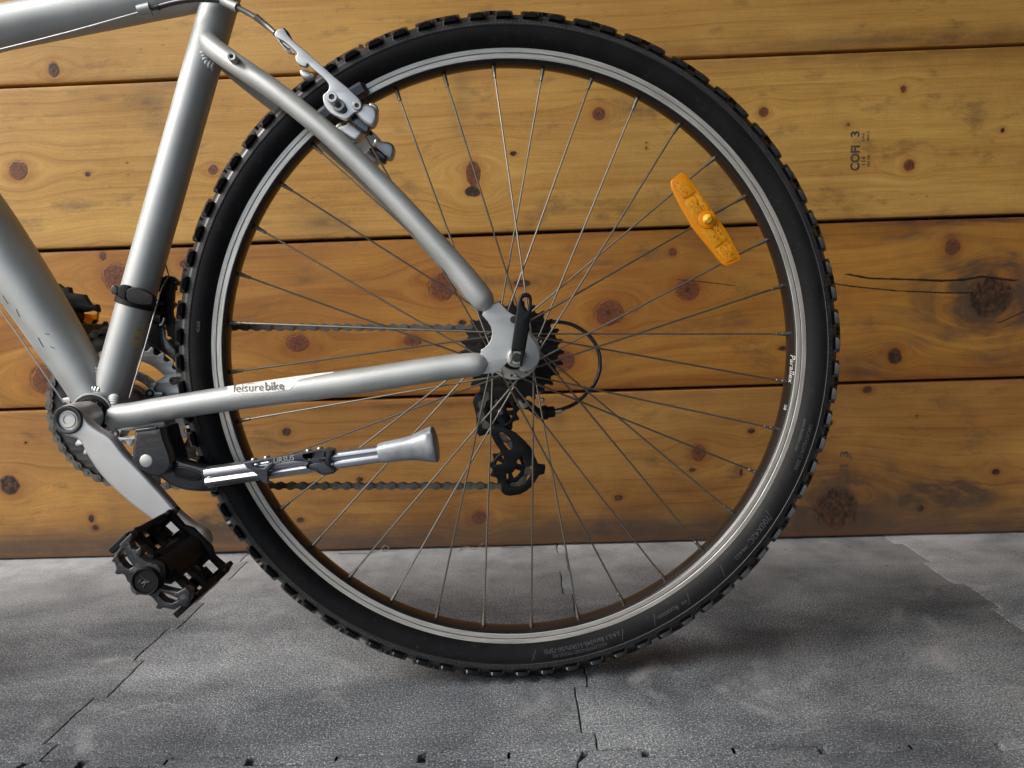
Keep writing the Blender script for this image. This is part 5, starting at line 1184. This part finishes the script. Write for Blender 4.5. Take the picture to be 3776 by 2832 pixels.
# cable run along the top tube and over to the brake
cb = empty('brake_cable', bike)
def ptube(name, px, ys, r, m, n=5, seg=12, parent=cb): return tube(name, [at(a, b, y) for (a, b), y in zip(px, ys)], r, m, parent, seg, n=n)
ptube('bare_cable', K1([(-140, 446), (0, 404), (560, 262), (1135, 100)]), [-24, -24, -24, -24], .0008, M['alud'], 3, 8)
ptube('cable_stop', K1([(1128, 84), (1225, 60)]), [-25, -25], .0046, M['paint'], 1, 18)
ptube('cable_stop', K1([(1145, 122), (1240, 108)]), [-21, -21], .0025, M['paint'], 1, 12)
ptube('cable_housing', K1([(1225, 66), (1290, 56), (1420, 22), (1560, 0), (1700, -2), (1810, 6), (1830, 12)]), [-25, -25, -27, -30, -33, -36, -37], .0025, M['housing'])
ptube('housing_end', K1([(1283, 58), (1300, 54)]), [-25, -25], .0032, M['housing'], 1)
ptube('noodle_ferrule', K1([(1815, 0), (1890, 40), (1940, 62)]), [-38, -40, -42], .0043, M['paint'], 2, 18)
ptube('noodle', K1([(1940, 62), (2040, 115), (2140, 185), (2210, 238)]) + KB([(100, 138), (190, 215), (275, 292)]), [-42, -44, -47, -49, -52, -52, -57, -62], .0026, M['boot'])
# far brake housing under the bars: shift cables under the down tube
sc_ = empty('shift_cables', bike)
ptube('bare_cable', K3([(-60, 430), (0, 500), (250, 860), (490, 1215)]), [-30, -30, -30, -28], .0007, M['alud'], 2, 8, sc_)
ptube('bare_cable', K3([(-60, 370), (0, 430), (180, 680), (380, 960), (430, 1030)]), [-14, -14, -14, -14, -10], .0007, M['alud'], 2, 8, sc_)
# ---------------------------------------------------------------- front derailleur
fd = empty('front_derailleur', bike)
q1 = [at(*KS([p])[0], 0) for p in ((330, 400), (700, 440))]
sa = (ST[2] - ST[3]).normalized(); cen = (q1[0] + q1[1]) / 2; t_ = (cen - ST[3]).dot(sa); cen = ST[3] + sa * (t_ - .006)
V, Fc = sweep_data([cen - sa * .007, cen - sa * .0065, cen + sa * .0065, cen + sa * .007], [.0182, .0196, .0196, .0182], 40); pydata('clamp_band', V, Fc, M['plast'], fd)
plate('clamp_ear', [KS([(360, 350), (420, 330), (520, 345), (600, 390), (650, 430), (640, 520), (560, 530), (430, 515), (370, 490), (345, 440), (345, 390)])], -25, 7, M['plast'], fd, .0015, 2, 3)
plate('clamp_ear', [KS([(250, 340), (290, 300), (350, 302), (385, 330), (345, 400), (345, 468), (290, 455), (250, 410)])], -23, 9, M['plast'], fd, .0015, 2, 3)
plate('clamp_bolt', [KS([(165, 350), (190, 308), (220, 305), (250, 325), (250, 400), (225, 412), (185, 402)])], -22, 9, M['chaind'], fd, .0012, 0, 3)
plate('linkage', [KS([(700, 240), (790, 195), (850, 205), (890, 235), (915, 280), (880, 300), (885, 350), (860, 370), (855, 490), (865, 540), (840, 580), (845, 640), (890, 740), (915, 900), (880, 905), (800, 870), (780, 700), (720, 700), (650, 700), (600, 690), (640, 560), (670, 470), (700, 440), (730, 400), (730, 370), (695, 380), (700, 300)]), KS([(705, 400), (735, 370), (750, 385), (725, 430)])], 18, 10, M['plast'], fd, .0015)
plate('cable_arm', [KS([(775, 250), (795, 200), (825, 198), (830, 215), (790, 290), (740, 430), (715, 430), (745, 320)])], 12, 4, M['black'], fd, .001)
plate('cage', [KS([(560, 720), (600, 700), (700, 720), (760, 760), (780, 880), (830, 960), (890, 1030), (900, 1160), (820, 1100), (700, 1000), (540, 900), (520, 800)])], 30, 3, M['gloss'], fd, .001)
plate('cage', [KS([(480, 980), (560, 940), (700, 1030), (830, 1140), (910, 1250), (915, 1350), (840, 1300), (720, 1160), (600, 1080), (490, 1040)])], 43, 3, M['black'], fd, .001)
plate('lever_plate', [KS([(670, 490), (690, 475), (750, 490), (755, 530), (680, 520)])], 8, 5, M['chaind'], fd, .001)
hp = [];
for k in range(90):
    a = 2 * PI * k / 10; t = k / 89; p0 = at(*KS([(612, 640)])[0], 14); p1 = at(*KS([(768, 668)])[0], 14); ax = (p1 - p0).normalized(); u = Vector((0, 1, 0)); v = ax.cross(u)
    hp.append(p0.lerp(p1, t) + (u * math.cos(a) + v * math.sin(a)) * .0085)
tube('return_spring', hp, .0009, M['chaind'], fd, 6)
ptube('spring_end', KS([(770, 668), (765, 700), (745, 740), (722, 748)]), [8, 8, 8, 8], .0014, M['alud'], 3, 8, fd)
for a, b in ((905, 280), (738, 240), (720, 262), (855, 520)): e = at(*KS([(a, b)])[0], 14); disc('linkage_bolt', (e.x, e.z), 12, 3.0, 9, M['black'], fd, 12, .5)
ptube('derailleur_cable', KS([(770, -120), (770, 10), (822, 200)]), [8, 8, 8], .0007, M['chaind'], 1, 8, fd)
ptube('derailleur_cable', KS([(822, 200), (745, 330), (690, 520), (640, 690), (545, 1030), (440, 1370), (385, 1560)]), [8, 0, -8, -14, -16, -18, -18], .0007, M['alud'], 2, 8, fd)

# ---------------------------------------------------------------- the bicycle beyond the left and top of the photograph
su = (ST[0] - ST[3]).normalized()
tube('head_tube', [Vector((-.985, 0, .392)), Vector((-.930, 0, .572))], .0225, M['paint'], fr, 32)
sp_ = empty('saddle_assembly', bike)
tube('seat_post', [ST[0] - su * .05, ST[0] + su * .16], .0136, M['alud'], sp_, 24)
pt = ST[0] + su * .165
V = []; Fc = []
for i in range(13):
    t = i / 12; x = pt.x - .155 + .27 * t; hw = .018 + .060 * max(0, (t - .35) / .65) ** .8 + .004 * math.sin(t * 3); zt = pt.z + .055 + .014 * (2 * t - 1) ** 2
    for j in range(12):
        a = 2 * PI * j / 12; V.append((x, hw * math.cos(a), zt + (.014 if math.sin(a) > 0 else .026) * math.sin(a)))
for i in range(12):
    for j in range(12): q = i * 12 + j; q2 = i * 12 + (j + 1) % 12; Fc.append((q, q2, q2 + 12, q + 12))
Fc.append(tuple(range(12))); Fc.append(tuple(12 * 12 + j for j in range(12)))
pydata('saddle', V, Fc, M['plast'], sp_, 60)
for sy in (-1, 1): tube('saddle_rail', [(pt.x - .12, sy * .012, pt.z + .04), (pt.x - .03, sy * .022, pt.z + .005), (pt.x + .03, sy * .022, pt.z + .005), (pt.x + .09, sy * .035, pt.z + .035)], .0035, M['steel'], sp_, 8, n=4)
tube('seat_clamp', [pt - su * .012, pt + su * .014], .019, M['plast'], sp_, 20)
fk = empty('front_fork', bike)
tube('fork_crown', [(-.986, -.058, .378), (-.986, .058, .378)], .017, M['paint'], fk, 20, (1, 1))
for sy in (-1, 1): tube('fork_leg', [(-.986, sy * .055, .385), (-1.03, sy * .055, .24), (-1.065, sy * .053, .11), (-1.105, sy * .051, .0)], [.0145, .0135, .0115, .009], M['paint'], fk, 20, n=5)
hb = empty('handlebar', bike)
tube('stem', [(-.930, 0, .572), (-.912, 0, .63), (-.965, 0, .665)], [.014, .015, .016], M['plast'], hb, 20, n=4)
tube('bar', [(-.905, -.29, .70), (-.955, -.13, .685), (-.968, 0, .665), (-.955, .13, .685), (-.905, .29, .70)], .0115, M['plast'], hb, 16, n=5)
for sy in (-1, 1): tube('grip', [(-.922, sy * .19, .694), (-.904, sy * .295, .700)], .0155, M['rubber'], hb, 16)
fw = empty('front_wheel', bike); fw.location = (-1.105, 0, 0)
for o in list(wheel.children):
    b_ = o.name.split('.')[0]
    if b_ in ('tyre', 'tyre_shoulder', 'tread_block', 'rim', 'brake_track', 'spoke'):
        c = o.copy(); COL.objects.link(c); c.parent = fw
lathe('hub', [(0.1, -50), (6, -50), (8, -42), (16, -36), (19, -35), (19, -32), (10, -28), (10, 16), (19, 18), (19, 21), (10, 24), (6, 50), (0.1, 50)], M['hub'], fw, 40)

# ------------------------------------------------------------------ dry stems at the foot of the wall
def stem(px, ys, label):
    P = [on_floor(a, b) for a, b in px]; P = [Vector((p.x, min(p.y, WALL_Y - .004), z)) for p, z in zip(P, ys)]
    V, Fc = sweep_data(catmull([tuple(p) for p in P], 5), .0007, 6); o = pydata('dry_stem', V, Fc, M['straw']); tag(o, label=label, category='dry stem', group='dry stems along the foot of the wall'); return o
C5 = crop(1300, 1900, 2.212)
stem(C5([(-120, 318), (0, 312), (120, 315), (220, 300), (260, 270), (290, 250), (305, 280), (280, 298), (240, 292)]), [.001, .001, .001, .003, .006, .010, .006, .002, .001], 'curled grey dry stem at the foot of the wall seen low through the spokes')
stem(C5([(870, 290), (930, 268), (990, 285), (1050, 262), (1075, 240)]), [.001, .004, .002, .006, .009], 'short tangled dry stem below the plank wall beside the upright spoke')
stem(C5([(1215, 270), (1290, 262), (1370, 262)]), [.001, .002, .001], 'thin straight greenish straw lying against the wall above the tyre bottom')
